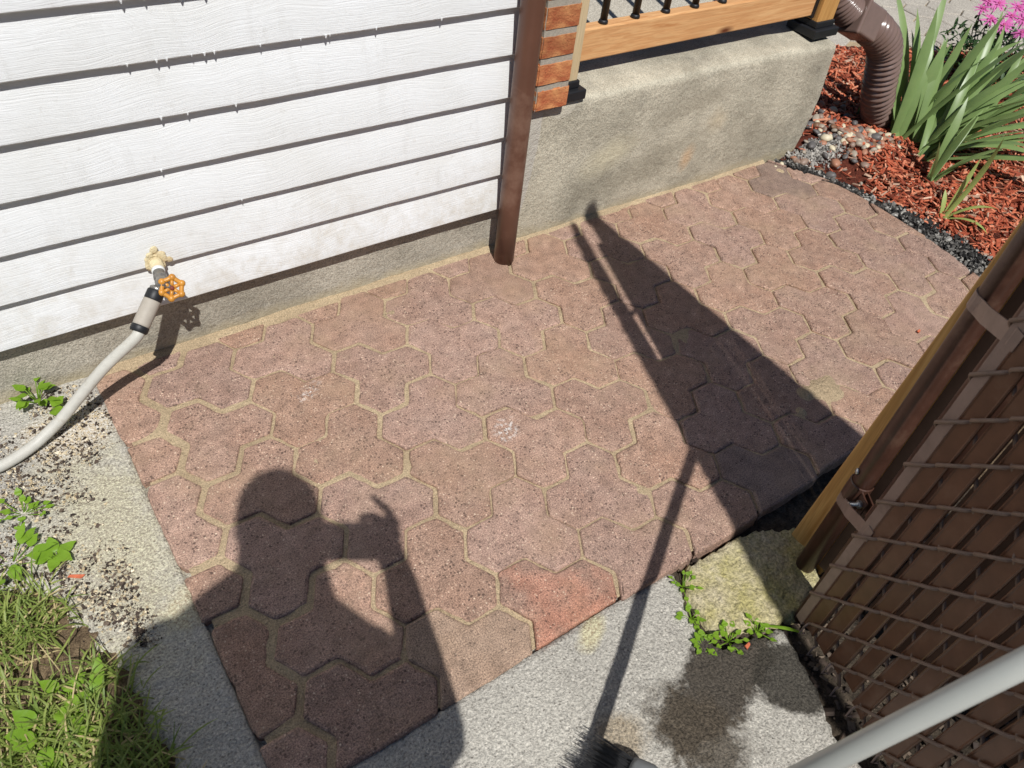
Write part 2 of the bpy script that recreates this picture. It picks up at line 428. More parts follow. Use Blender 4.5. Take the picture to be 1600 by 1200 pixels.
M_FOAM = m_plain('yellowed_foam', srgb(218, 202, 164), 0.9, 0.2, 70, 0.6, 0.1, 0.0, srgb(160, 126, 84), 0.004)
M_MORTAR = m_plain('grey_mortar', srgb(168, 160, 146), 0.95, 0.2, 160, 0.6, 0.1, 0.0, srgb(120, 112, 100), 0.002)

def m_brick():
    b = NB('fired_brick')
    z = b.map(b.obj(), (14, 14, 26)); n = b.noise(1.0, 5, 0.7, z, 0.6); r = b.rnd()
    col = b.mix(b.ramp(n, [(0.32, 0.0), (0.5, 0.5), (0.66, 1.0)]), srgb(158, 82, 54), srgb(206, 146, 96))
    col = b.mix(b.ramp(b.noise(240, 3, 0.7), [(0.62, 0.0), (0.72, 0.8)]), col, srgb(70, 40, 32))
    col = b.hsv(col, 0.5, 1.0, b.math('ADD', 0.85, b.math('MULTIPLY', r, 0.3)))
    return b.done(col, 0.85, b.bump(b.math('ADD', n, b.noise(180, 3, 0.7)), 0.8, 0.003), 0.2)
M_BRICK = m_brick()

def m_wood(name, c1, c2, axis=0, knots=True, sc=1.0):
    b = NB(name)
    s = [52 * sc] * 3; s[axis] = 2.6 * sc
    v = b.map(b.pos(), tuple(s)); g = b.noise(1.0, 4, 0.6, v, 0.8)
    s2 = [420] * 3; s2[axis] = 12
    fine = b.noise(1.0, 3, 0.6, b.map(b.pos(), tuple(s2)))
    col = b.mix(b.ramp(g, [(0.3, 0.0), (0.48, 0.65), (0.56, 0.2), (0.72, 1.0)]), c1, c2)
    col = b.mix(0.5, col, b.ramp(fine, [(0.3, 0.75), (0.7, 1.2)]), 'MULTIPLY')
    if knots:
        sk = [9.0] * 3; sk[axis] = 3.2
        vd = b.voro(1.0, b.map(b.pos(), tuple(sk), (0.35, 0.2, 0.7)))
        col = b.mix(b.ramp(vd, [(0.045, 1.0), (0.085, 0.55), (0.14, 0.0)]), col, srgb(96, 48, 24))
    return b.done(col, 0.62, b.bump(b.math('ADD', g, fine), 0.3, 0.0012), 0.3)
M_RAIL = m_wood('cedar_rail', srgb(222, 176, 124), srgb(186, 126, 76), 0)
M_POST = m_wood('cedar_post', srgb(206, 160, 96), srgb(168, 116, 62), 2)
M_TRIMPOST = m_wood('pale_post', srgb(206, 186, 150), srgb(186, 162, 122), 2, False)
M_BOARD = m_wood('fence_board', srgb(214, 172, 108), srgb(176, 128, 70), 2, True, 0.8)

def m_leaf(name, c1, c2, rough=0.45, trans=0.35, stripe=None):
    b = NB(name)
    r = b.island()
    col = b.mix(b.math('MULTIPLY', b.math('ADD', r, b.noise(18, 3)), 0.5), c1, c2)
    if stripe:
        col = b.mix(0.3, col, b.ramp(b.noise(1.0, 2, 0.5, b.map(b.obj(), stripe)), [(0.35, 0.7), (0.65, 1.3)]), 'MULTIPLY')
    b.done(col, rough, None, 0.4)
    tr = b.n('BsdfTranslucent'); b.put(tr.inputs[0], col)
    mx = b.n('MixShader'); mx.inputs[0].default_value = trans
    out = b.t.nodes['Material Output']
    b.L(b.b.outputs[0], mx.inputs[1]); b.L(tr.outputs[0], mx.inputs[2]); b.L(mx.outputs[0], out.inputs[0])
    return b.m
M_IRIS = m_leaf('iris_leaf', srgb(84, 116, 62), srgb(158, 180, 116), 0.36, 0.30)
M_IRISPALE = m_leaf('pale_leaf', srgb(142, 168, 84), srgb(186, 196, 120), 0.5, 0.35)
M_WEED = m_leaf('weed_leaf', srgb(96, 140, 34), srgb(150, 184, 58), 0.45, 0.40)
M_GRASS = m_leaf('grass_blade', srgb(90, 122, 46), srgb(176, 184, 102), 0.5, 0.40)
M_DRYGRASS = m_leaf('dry_grass', srgb(176, 156, 108), srgb(206, 190, 144), 0.7, 0.30)
M_DARKLEAF = m_leaf('dark_leaf', srgb(34, 56, 28), srgb(66, 96, 48), 0.5, 0.25)
M_PETAL = m_leaf('pink_petal', srgb(216, 96, 176), srgb(240, 150, 208), 0.6, 0.40)
M_PISTIL = m_leaf('flower_centre', srgb(170, 60, 120), srgb(200, 90, 130), 0.7, 0.1)

def m_chip(name, stops):
    b = NB(name); r = b.island()
    col = b.ramp(r, stops)
    col = b.mix(0.7, col, b.ramp(b.noise(150, 4, 0.7), [(0.3, 0.6), (0.7, 1.35)]), 'MULTIPLY')
    return b.done(col, 0.8, b.bump(b.noise(300, 3, 0.7), 0.4, 0.001), 0.3)
M_CHIP = m_chip('red_mulch', [(0.0, srgb(116, 54, 38)), (0.3, srgb(168, 84, 58)), (0.6, srgb(196, 106, 74)), (0.82, srgb(210, 140, 108)), (0.92, srgb(150, 120, 100)), (1.0, srgb(220, 186, 160))])
M_CRUMB = m_chip('dark_crumb', [(0.0, srgb(40, 33, 29)), (0.6, srgb(74, 62, 54)), (1.0, srgb(112, 98, 84))])
M_BLACKCRUMB = m_chip('black_crumb', [(0.0, srgb(24, 23, 23)), (0.45, srgb(50, 48, 46)), (0.75, srgb(104, 101, 96)), (1.0, srgb(176, 172, 164))])
M_GREYCRUMB = m_chip('grey_crumb', [(0.0, srgb(96, 92, 88)), (0.6, srgb(146, 142, 136)), (1.0, srgb(196, 190, 180))])
M_SANDCRUMB = m_chip('sandy_crumb', [(0.0, srgb(176, 158, 126)), (0.6, srgb(206, 188, 154)), (1.0, srgb(228, 216, 192))])

def m_pebble():
    b = NB('river_pebble'); r = b.rnd()
    col = b.ramp(r, [(0.0, srgb(96, 92, 90)), (0.2, srgb(140, 118, 104)), (0.38, srgb(164, 116, 92)), (0.58, srgb(204, 192, 164)),
                     (0.7, srgb(120, 88, 66)), (0.82, srgb(158, 146, 130)), (1.0, srgb(84, 70, 60))], 'CONSTANT')
    col = b.mix(0.5, col, b.ramp(b.noise(60, 5, 0.7, b.obj()), [(0.3, 0.6), (0.7, 1.3)]), 'MULTIPLY')
    return b.done(col, 0.5, b.bump(b.noise(120, 3), 0.2, 0.001), 0.4)
M_PEBBLE = m_pebble()
def m_moss():
    b = NB('mossy_stone')
    g = b.noise(170, 4, 0.75); m = b.noise(16, 5, 0.65)
    col = b.mix(b.ramp(m, [(0.35, 0.0), (0.62, 1.0)]), srgb(200, 188, 158), srgb(184, 174, 120))
    col = b.mix(b.ramp(b.noise(11, 4), [(0.6, 0.0), (0.7, 0.7)]), col, srgb(210, 198, 172))
    col = b.mix(0.85, col, b.ramp(g, [(0.30, 0.32), (0.5, 1.0), (0.72, 1.7)]), 'MULTIPLY')
    return b.done(col, 0.95, b.bump(b.math('ADD', g, b.math('MULTIPLY', b.noise(50, 4), 2.0)), 1.0, 0.007), 0.15)
M_MOSS = m_moss()
M_WALKPAVER = mat_concrete('walkway_paver', srgb(186, 178, 164), srgb(164, 156, 144), 200, 0.002)

# ------------------------------------------------------------------ ground
gb = MB(); gb.add([(-60, -60, -0.09), (60, -60, -0.09), (60, 60, -0.09), (-60, 60, -0.09)], [(0, 1, 2, 3)])
struct(gb.obj('ground', M_SOIL))

PX0, PY0, PY1 = 0.032, 0.412, 1.422
CURVE = [(2.212, 1.455), (2.268, 1.357), (2.316, 1.27), (2.343, 1.118), (2.340, 0.90), (2.328, 0.76), (2.30, 0.63), (2.25, 0.50), (2.18, 0.38)]

# lawn soil, lower left
LAWN_EDGE = [(-1.6, 1.06), (-0.42, 1.03), (-0.24, 1.0), (-0.165, 0.915), (-0.118, 0.80), (-0.098, 0.68), (-0.082, 0.55), (-0.06, 0.30), (-0.05, -0.5), (-0.05, -1.6), (-1.6, -1.6)]
def edge_dist(x, y, P, closed=True):
    best = 9; n = len(P)
    for i in range(n if closed else n - 1):
        ax, ay = P[i]; bx, by = P[(i + 1) % n]
        dx, dy = bx - ax, by - ay; t = max(0, min(1, ((x - ax) * dx + (y - ay) * dy) / (dx * dx + dy * dy)))
        best = min(best, math.hypot(x - ax - dx * t, y - ay - dy * t))
    return best
def lawn_sd(x, y):       # positive inside the lawn
    d = edge_dist(x, y, LAWN_EDGE); d = d if in_poly(x, y, LAWN_EDGE) else -d
    return d + 0.03 * fbm((x * 14, y * 14, 2.0)) + 0.008 * fbm((x * 60, y * 60, 5.0))
V, F = grid(lin(-1.6, 0.0, 0.02), lin(-1.6, 1.15, 0.02), lambda x, y: -0.013 + 0.008 * fbm((x * 9, y * 9, 0)) + 0.004 * fbm((x * 40, y * 40, 3)))
struct(obj('lawn', V, F, M_SOIL, smooth=True))

STONE = [(0.828, 0.396), (0.858, 0.405), (0.905, 0.402), (0.972, 0.404), (1.05, 0.392), (1.125, 0.350), (1.13, 0.285), (1.04, 0.225), (0.957, 0.205), (0.915, 0.218), (0.865, 0.238), (0.792, 0.260), (0.797, 0.325), (0.812, 0.372)]
SLAB_R = [(0.825, 0.43), (0.81, 0.36), (0.785, 0.30), (0.785, 0.25), (0.93, 0.213), (0.905, 0.14), (0.885, 0.09), (0.86, 0.03), (0.845, -0.06), (0.82, -0.3), (0.80, -1.7)]
def slab_right_x(y):
    P = SLAB_R
    for i in range(len(P) - 1):
        y0, y1 = P[i][1], P[i + 1][1]
        if y1 <= y <= y0: return P[i][0] + (P[i + 1][0] - P[i][0]) * (y - y0) / (y1 - y0)
    return 9
def slab_z(x, y):
    z = -0.005 + 0.0022 * fbm((x * 22, y * 22, 1.0)) + 0.0014 * fbm((x * 70, y * 70, 4.0))
    z += -0.014 * smooth01(0.6, 0.9, x)
    s = lawn_sd(x, y); z -= 0.045 * smooth01(-0.012, 0.03, s)
    if x > PX0 + 0.002 and y > PY0 + 0.002: z -= 0.012
    if y < 0.43:
        r = x - slab_right_x(y) + 0.010 * fbm((x * 30, y * 30, 7.0)); z -= 0.055 * smooth01(-0.010, 0.012, r)
    return z
xs = lin(-1.3, PX0, 0.011) + lin(PX0 + 0.003, 1.15, 0.011)
ys = lin(-1.7, -0.2, 0.05) + lin(-0.2, PY0, 0.011)[1:] + lin(PY0 + 0.003, 1.445, 0.011)
V, F = grid(xs, ys, slab_z, lambda x, y: not (x > PX0 + 0.024 and y > PY0 + 0.024))
struct(obj('concrete_slab', V, F, M_SLAB, smooth=True))

# ------------------------------------------------------------------ patio: sand bed and three-lobed pavers
def curve_x(y):
    for i in range(len(CURVE) - 1):
        y0, y1 = CURVE[i][1], CURVE[i + 1][1]
        if y1 <= y <= y0: return CURVE[i][0] + (CURVE[i + 1][0] - CURVE[i][0]) * (y - y0) / (y1 - y0)
    return CURVE[0][0] if y > CURVE[0][1] else CURVE[-1][0]
SPILL = [(1.486, 0.579, 0.030, 0.018), (1.43, 0.60, 0.022, 0.010), (1.375, 0.565, 0.016, 0.009), (1.52, 0.60, 0.016, 0.008), (2.2, 1.36, 0.02, 0.006),
         (0.06, 1.15, 0.02, 0.006), (1.30, 1.08, 0.014, 0.005)]
def sand_z(x, y):
    z = -0.0050 + 0.0038 * fbm((x * 7, y * 7, 9)) + 0.0022 * fbm((x * 30, y * 30, 2))
    z += 0.0125 * smooth01(1.415, 1.44, y)
    for sx, sy, r, h in SPILL: z += h * math.exp(-((x - sx) ** 2 + (y - sy) ** 2) / (r * r))
    return min(z, 0.004 + 0.004 * smooth01(1.40, 1.44, y))
V, F = grid(lin(PX0 + 0.013, 2.37, 0.009), lin(PY0 + 0.006, 1.45, 0.009), sand_z, lambda x, y: x < curve_x(y) - 0.035)
patio = struct(obj('patio', V, F, M_SAND, smooth=True))

LO = Vector((0.32359379 , 1.26048375)); LB1 = Vector((0.06393, -0.00005)); LB2 = Vector((0.031814, 0.0570656))
def lat(i, j): return LO + LB1 * i + LB2 * j
def trihex(up):
    hexes = [(0, 1), (1, -1), (-1, 0)] if up else [(1, 0), (0, -1), (-1, 1)]
    ring = [(1, 0), (0, 1), (-1, 1), (-1, 0), (0, -1), (1, -1)]
    E = {}
    for h in hexes:
        for k in range(6):
            a = (h[0] + ring[k][0], h[1] + ring[k][1]); b_ = (h[0] + ring[(k + 1) % 6][0], h[1] + ring[(k + 1) % 6][1])
            E[(a, b_)] = 1
    E = {a: b_ for (a, b_) in E if (b_, a) not in E}
    st = next(iter(E)); out = [st]; c = E[st]
    while c != st: out.append(c); c = E[c]
    return out
def offset(P, d):
    n = len(P); out = []
    for i in range(n):
        a, b_, c = P[i - 1], P[i], P[(i + 1) % n]
        e1 = (b_ - a).normalized(); e2 = (c - b_).normalized()
        n1 = Vector((-e1.y, e1.x)); n2 = Vector((-e2.y, e2.x))
        out.append(b_ + (n1 + n2) * (d / max(0.35, 1 + n1.dot(n2))))
    return out
def area(P): return 0.5 * sum(P[i - 1].x * P[i].y - P[i].x * P[i - 1].y for i in range(len(P)))
def clip(P, planes):
    """cut a flat outline by half planes (keeps the side the normal points away from)"""
    bm = bmesh.new(); bm.faces.new([bm.verts.new((p.x, p.y, 0)) for p in P])
    for co, no in planes:
        geom = bm.verts[:] + bm.edges[:] + bm.faces[:]
        bmesh.ops.bisect_plane(bm, geom=geom, dist=1e-6, plane_co=(*co, 0), plane_no=(*no, 0), clear_outer=True)
    out = []
    for f in bm.faces:
        Q = [Vector((v.co.x, v.co.y)) for v in f.verts]
        if area(Q) < 0: Q.reverse()
        out.append(Q)
    bm.free(); return out
def tidy(P, mn):
    out = []
    for p in P:
        if not out or (p - out[-1]).length > mn: out.append(p)
    if len(out) > 2 and (out[0] - out[-1]).length < mn: out.pop()
    return out
SPECIAL = [(at_z(872, 930), M_PAVER_RED), (at_z(770, 1005), M_PAVER_TAN), (at_z(785, 440), M_PAVER_SMOOTH), (at_z(1200, 290), M_PAVER_DARK),
           (at_z(1190, 745), M_PAVER_DARK), (at_z(860, 385), M_PAVER_SMOOTH), (at_z(520, 520), M_PAVER_SMOOTH), (at_z(1420, 480), M_PAVER_SMOOTH)]
rp = random.Random(5)
npav = 0
for n in range(-4, 3):
    for m in range(-8, 16):
        for up, ci, cj in ((True, 1, 1), (False, 2, -2)):
            i0, j0 = ci + 3 * m, cj + 6 * n
            c = lat(i0, j0)
            if not (-0.25 < c.x < 2.6 and 0.2 < c.y < 1.65): continue
            P = [lat(i0 + a, j0 + b_) for a, b_ in trihex(up)]
            gap = rp.uniform(0.0014, 0.0040) + 0.0045 * (1 - smooth01(0.1, 0.45, c.x)) * (0.4 + rp.random())
            P = offset(P, gap)
            ang = rp.gauss(0, 0.006); sh = Vector((rp.gauss(0, 0.0013), rp.gauss(0, 0.0013)))
            P = [c + sh + Matrix.Rotation(ang, 2) @ (p - c) for p in P]
            j1 = rp.uniform(-0.0018, 0.0015)
            planes = [((PX0 + j1, 0), (-1, rp.gauss(0, 0.003))), ((0, PY0 + rp.uniform(-0.002, 0.004)), (rp.gauss(0, 0.004), -1)),
                      ((c.x, PY1 + 0.010 * smooth01(0.9, 1.3, c.x) + rp.uniform(-0.008, 0.008)), (rp.gauss(0, 0.02), 1))]
            for k in range(len(CURVE) - 1):
                a, b_ = Vector(CURVE[k]), Vector(CURVE[k + 1]); e = (b_ - a).normalized()
                planes.append((tuple(a), (-e.y, e.x)))
            # curve normals must point out of the patio
            planes = [(co, no) for co, no in planes]
            planes = planes[:3] + [(co, no if (Vector(no).dot(Vector((1.0, 0.9)) - Vector(co)) < 0) else (-no[0], -no[1])) for co, no in planes[3:]]
            inside = all((p - Vector(co)).dot(Vector(no)) < 0 for p in P for co, no in planes)
            pieces = [P] if inside else clip(P, planes)
            for Q in pieces:
                Q = tidy(Q, 0.003)
                A = area(Q) if len(Q) > 2 else 0
                if A < 0.0003: continue
                ctr = sum(Q, Vector((0, 0))) / len(Q)
                # soften corners, split long edges, roughen
                S2 = []
                for k in range(len(Q)):
                    a, b_ = Q[k], Q[(k + 1) % len(Q)]; L_ = (b_ - a).length
                    if L_ < 0.012: S2.append(a.lerp(b_, 0.5)); continue
                    S2.append(a + (b_ - a) * (0.0035 / L_)); cnt = max(1, int(L_ / 0.016))
                    for t in range(1, cnt): S2.append(a.lerp(b_, t / cnt))
                    S2.append(b_ - (b_ - a) * (0.0035 / L_))
                sd = rp.uniform(0, 50)
                S2 = [p + Vector((noise.noise((p.x * 70, p.y * 70, sd)), noise.noise((p.x * 70, p.y * 70, sd + 9)))) * 0.0014 for p in S2]
                S2 = [p + (ctr - p).normalized() * (rp.uniform(0.0015, 0.0042) if rp.random() < 0.06 else 0.0) for p in S2]
                S2 = tidy(S2, 0.0015)
                k1 = min(1.0, A / 0.006)
                R2 = offset(S2, 0.0020 * k1); R3 = offset(S2, 0.0060 * k1)
                nn = len(S2); VV = []
                for ring, z in ((S2, -0.06), (S2, -0.0042), (R2, -0.0013), (R3, 0.0)):
                    for p in ring:
                        zz = z if z < -0.01 else z + 0.0010 * noise.noise((p.x * 90, p.y * 90, sd + 20 + z * 100))
                        VV.append((p.x - ctr.x, p.y - ctr.y, zz))
                FF = [(r * nn + k, r * nn + (k + 1) % nn, (r + 1) * nn + (k + 1) % nn, (r + 1) * nn + k) for r in range(3) for k in range(nn)]
                FF.append(tuple(range(3 * nn, 4 * nn)))
                me = bpy.data.meshes.new('paver'); me.from_pydata(VV, [], FF); me.update()
                mt = M_PAVER
                for sp_, mm in SPECIAL:
                    if in_poly(sp_.x, sp_.y, [(p.x, p.y) for p in Q]): mt = mm
                o = link('paver', me, mt, patio)
                o.location = (ctr.x, ctr.y, rp.gauss(0, 0.0009)); o.rotation_euler = (rp.gauss(0, 0.006), rp.gauss(0, 0.006), 0)
                npav += 1
print('pavers', npav)

# ------------------------------------------------------------------ house wall
house = thing('house_wall', 'white wood-grain lap siding wall above a low grey concrete foundation', 'wall', (-0.2, 1.45, 0))
HX0, HX1 = -1.5, 1.088
b = MB(); b.box((HX0, 1.4445, 0.12), (1.135, 1.62, 2.3)); b.obj('wall_core', M_SIDING, house)
V, F = grid(lin(HX0, HX1, 0.03), lin(-0.1, 0.20, 0.02), lambda x, z: 1.4395 + 0.0025 * fbm((x * 7, z * 7, 3)))
obj('foundation', [(x, y, z) for x, z, y in V], [f[::-1] for f in F][::1], M_FOUND, house, True)
rs = random.Random(3)
for k in range(18):
    z0 = 0.152 + 0.1015 * k
    seg = lin(HX0, HX1, 0.035); V = []; F = []
    ph = rs.uniform(0, 90)
    for x in seg:
        tilt = -0.006 * x / 1.15
        w = 0.0012 * fbm((x * 2.5, ph, 0)) + 0.0006 * fbm((x * 14, ph, 4))
        zb = z0 + tilt + 0.0010 * fbm((x * 5, ph + 7, 1))
        for y, z in ((1.4240, zb + 0.001), (1.4072 + w, zb), (1.4058 + w, zb + 0.0022), (1.4062 + w, zb + 0.010), (1.4140 + w * 0.5, zb + 0.06), (1.4250, zb + 0.116), (1.4340, zb + 0.116)):
            V.append((x, y, z))
    for i in range(len(seg) - 1):
        for j in range(6): F.append((i * 7 + j, i * 7 + j + 1, (i + 1) * 7 + j + 1, (i + 1) * 7 + j)[::-1])
    F.append(tuple(range(7))); F.append(tuple(range(len(V) - 7, len(V)))[::-1])
    o = obj('siding_board', V, F, M_SIDING, house, True)
    md = o.modifiers.new('edges', 'EDGE_SPLIT'); md.split_angle = math.radians(35)
# paint drips hanging from the board edges
dm = MB()
for u, v in [(198, 104), (243, 94), (259, 92), (298, 86), (318, 84), (333, 80), (405, 70), (468, 60), (507, 53), (586, 41), (688, 24),
             (250, 182), (292, 178), (367, 163), (250, 262), (190, 12), (225, 6), (282, 1), (320, 0), (380, 332), (515, 75)]:
    p = at_y(u, v, 1.411); k = round((p.z - 0.152 + 0.006 * p.x / 1.15) / 0.1015)
    zb = 0.152 + 0.1015 * k - 0.006 * p.x / 1.15; s = rs.uniform(0.4, 1.2)
    w, h, t = 0.0024 * s, 0.0034 * s, 0.0026
    dm.add([(p.x - w, 1.4048, zb + 0.003), (p.x + w, 1.4048, zb + 0.003), (p.x + w * 0.2, 1.4050, zb - h), (p.x - w * 0.2, 1.4050, zb - h),
            (p.x - w, 1.4048 + t, zb + 0.003), (p.x + w, 1.4048 + t, zb + 0.003), (p.x + w * 0.2, 1.4052 + t, zb - h), (p.x - w * 0.2, 1.4052 + t, zb - h)],
           [(0, 3, 2, 1), (4, 5, 6, 7), (0, 4, 7, 3), (1, 2, 6, 5), (3, 7, 6, 2), (0, 1, 5, 4)])
dm.obj('paint_drips', M_SIDING, house)['kind'] = 'stuff'

# brown round downspout
ds = thing('downspout', 'brown round metal downspout standing at the corner of the white siding', 'downspout', (1.072, 1.376, 0))
b = MB(); b.tube([(1.072, 1.376, z) for z in (-0.03, 0.2, 0.6, 1.0, 1.6, 2.2)], 0.0275, 24); b.obj('pipe', M_DOWNSPOUT, ds, True)
b = MB()
b.box((1.070, 1.352, -0.02), (1.074, 1.3555, 2.2)); b.obj('seam', M_DOWNSPOUT, ds, bevel=0.001)
b = MB(); b.lathe([(0.0286, -0.016), (0.0302, -0.012), (0.0302, 0.012), (0.0286, 0.016)], Matrix.Translation((1.072, 1.376, 0.86)), 24, False)
b.box((1.066, 1.40, 0.85), (1.078, 1.44, 0.87)); b.obj('strap', M_DOWNSPOUT, ds)

# brick pillar
bp = thing('brick_pillar', 'narrow pillar of orange-red bricks beside the brown downspout', 'pillar', (1.19, 1.5, 0.396))
b = MB(); b.box((1.1395, 1.4085, 0.400), (1.2345, 1.60, 1.7)); b.obj('mortar', M_MORTAR, bp)
for k in range(20):
    z = 0.396 + 0.0648 * k; V = []; F = []
    b = bmesh.new(); bmesh.ops.create_cube(b, size=1.0)
    bmesh.ops.scale(b, vec=(0.100 + rs.uniform(-0.002, 0.003), 0.19, 0.0535), verts=b.verts)
    bmesh.ops.bevel(b, geom=b.edges[:], offset=0.003, segments=2, affect='EDGES')
    bmesh.ops.subdivide_edges(b, edges=[e for e in b.edges if e.calc_length() > 0.03], cuts=5, use_grid_fill=True)
    for v in b.verts:
        q = v.co * 45 + Vector((k * 3.1, 0, 0)); v.co += Vector((noise.noise(q), noise.noise(q + Vector((9, 0, 0))), noise.noise(q + Vector((0, 9, 0))))) * 0.0013
    me = bpy.data.meshes.new('brick'); b.to_mesh(me); b.free()
    o = link('brick', me, M_BRICK, bp, False)
    o.location = Vector((1.187 + rs.uniform(-0.002, 0.002), 1.501 + rs.uniform(-0.0015, 0.0015), z + 0.0283)) - OFF[bp.name]

# porch base
porch = thing('porch', 'grey-tan concrete porch base with a sloped ledge, beside the patio', 'porch', (1.7, 1.6, 0))
prof = [(1.440, -0.10), (1.436, 0.0), (1.433, 0.06), (1.431, 0.13), (1.430, 0.20), (1.430, 0.27), (1.4302, 0.33), (1.4305, 0.366), (1.4318, 0.377), (1.437, 0.3845), (1.446, 0.388), (1.48, 0.393), (1.52, 0.397), (1.56, 0.398), (1.75, 0.398)]
PXS = lin(1.088, 2.345, 0.025); V = []; F = []
for x in PXS:
    for y, z in prof:
        e = smooth01(2.1, 2.345, x)
        dz = (0.012 * (1 - (x - 1.1) / 1.2)) * smooth01(0.3, 0.42, z) - 0.010 * e * smooth01(0.3, 0.42, z)
        V.append((x + 0.03 * smooth01(2.3, 2.345, x) * (1 - abs(z - 0.2) / 0.25) + 0.004 * fbm((z * 20, y * 20, 2)) * e, y + 0.0045 * fbm((x * 5, z * 6, y)) + 0.0012 * fbm((x * 30, z * 30, 2)), z + dz + 0.0035 * fbm((x * 6, y * 9, 5)) * smooth01(0.3, 0.4, z)))
np_ = len(prof)
for i in range(len(PXS) - 1):
    for j in range(np_ - 1): F.append((i * np_ + j, (i + 1) * np_ + j, (i + 1) * np_ + j + 1, i * np_ + j + 1))
n0 = len(V); e0 = (len(PXS) - 1) * np_
V.append((2.345, 1.75, -0.1)); F.append(tuple(range(e0, e0 + np_)) + (n0,))
obj('retaining_wall', V, F, M_PORCH, porch, True).modifiers.new('e', 'EDGE_SPLIT').split_angle = math.radians(50)
b = MB(); b.box((1.05, 1.70, -0.1), (2.35, 4.6, 0.4065)); b.obj('porch_floor', M_PORCHFLOOR, porch, bevel=0.008)

# porch railing
rail = thing('porch_railing', 'cedar porch railing with round black metal balusters on the concrete ledge', 'railing', (1.8, 1.52, 0.42))
b = MB(); b.box((1.302, 1.500, 0.452), (2.268, 1.538, 0.534)); b.obj('bottom_rail', M_RAIL, rail, bevel=0.004)
b = MB(); b.box((1.302, 1.500, 1.30), (2.268, 1.538, 1.385)); b.obj('top_rail', M_RAIL, rail, bevel=0.004)
for k in range(8):
    x = 1.416 + 0.1092 * k
    b = MB(); b.tube([(x, 1.519, 0.536), (x, 1.519, 1.30)], 0.0098, 14); o = b.obj('baluster', M_BLACK, rail, True)
    b = MB(); b.lathe([(0.0125, 0), (0.0125, 0.006), (0.010, 0.010)], Matrix.Translation((x, 1.519, 0.534)), 14); b.obj('collar', M_BLACKPLASTIC, o, True)
for x0, x1, y0, y1, mt in ((1.252, 1.292, 1.442, 1.520, M_TRIMPOST), (2.275, 2.355, 1.478, 1.558, M_POST)):
    b = MB(); b.box((x0, y0, 0.425), (x1, y1, 1.5)); o = b.obj('post', mt, rail, bevel=0.003)
    b = MB(); b.box((x0 - 0.016, y0 - 0.02, 0.394), (x1 + 0.020, y1 + 0.016, 0.420)); b.box((x0 - 0.004, y0 - 0.006, 0.420), (x1 + 0.005, y1 + 0.006, 0.440))
    b.obj('post_base', M_BLACKPLASTIC, o, bevel=0.003)
b = MB(); b.box((2.262, 1.494, 0.446), (2.274, 1.545, 0.545)); b.obj('bracket', M_BLACK, rail, bevel=0.002)

# flexible downspout by the garden
fd = thing('flexible_downspout', 'brown ribbed flexible downspout bending from the porch corner into the mulch', 'downspout', (2.84, 1.46, 0))
def spline(P, n):
    P = [Vector(p) for p in P]; out = []
    for i in range(len(P) - 1):
        p0, p1, p2, p3 = P[max(i - 1, 0)], P[i], P[i + 1], P[min(i + 2, len(P) - 1)]
        for k in range(n):
            t = k / n
            out.append(0.5 * ((2 * p1) + (p2 - p0) * t + (2 * p0 - 5 * p1 + 4 * p2 - p3) * t * t + (3 * p1 - p0 - 3 * p2 + p3) * t ** 3))
    return out + [P[-1]]
def ribbed(pts, r, pitch, amp):
    out = []; rad = []
    L_ = 0.0
    dense = []
    for i in range(len(pts) - 1):
        d = (pts[i + 1] - pts[i]).length; c = max(1, int(d / (pitch / 6)))
        dense += [pts[i].lerp(pts[i + 1], k / c) for k in range(c)]
    dense.append(pts[-1])
    for i, p in enumerate(dense):
        if i: L_ += (p - dense[i - 1]).length
        ph = (L_ / pitch) % 1.0
        rad.append(r * (1 + amp * (ph / 0.75 if ph < 0.75 else (1 - ph) / 0.25) - amp / 2))
    return dense, rad
def squash(mb, f):   # not used on geometry that is already placed
    return mb
up = spline([(2.43, 1.585, 1.0), (2.43, 1.58, 0.62), (2.435, 1.565, 0.52), (2.455, 1.54, 0.465), (2.50, 1.515, 0.425)], 10)
pts, rad = ribbed(up[10:], 0.050, 0.012, 0.16)
b = MB(); b.tube(pts, rad, 28, False); b.obj('upper_flex', M_ELBOW, fd, True)
b = MB(); b.tube([(2.43, 1.585, 2.4), (2.43, 1.585, 1.2), (2.43, 1.58, 0.60)], 0.046, 24); b.obj('upper_pipe', M_ELBOW, fd, True)
m = frame((2.505, 1.512, 0.422), (0.155, -0.035, -0.070), (0, 0.3, 1))
b = MB(); b.box((-0.052, -0.050, 0.0), (0.052, 0.050, 0.105), m); b.box((-0.056, -0.054, -0.004), (0.056, 0.054, 0.012), m)
o = b.obj('coupler', M_ELBOW, fd, bevel=0.012, segs=3)
for sx in (-0.03, 0.03):
    b = MB(); b.lathe([(0.0035, 0), (0.0035, 0.0015), (0.002, 0.0025)], m @ Matrix.Translation((0.052, sx, 0.06)) @ Matrix.Rotation(PI / 2, 4, 'Y'), 8)
    b.obj('screw', M_BLACK, o)
low = spline([(2.595, 1.492, 0.382), (2.655, 1.478, 0.352), (2.712, 1.468, 0.300), (2.745, 1.460, 0.225), (2.775, 1.456, 0.14), (2.825, 1.455, 0.06), (2.88, 1.455, 0.0)], 8)
pts, rad = ribbed(low, 0.056, 0.0205, 0.22)
b = MB(); b.tube(pts, rad, 28, False); b.obj('lower_flex', M_ELBOW, fd, True)

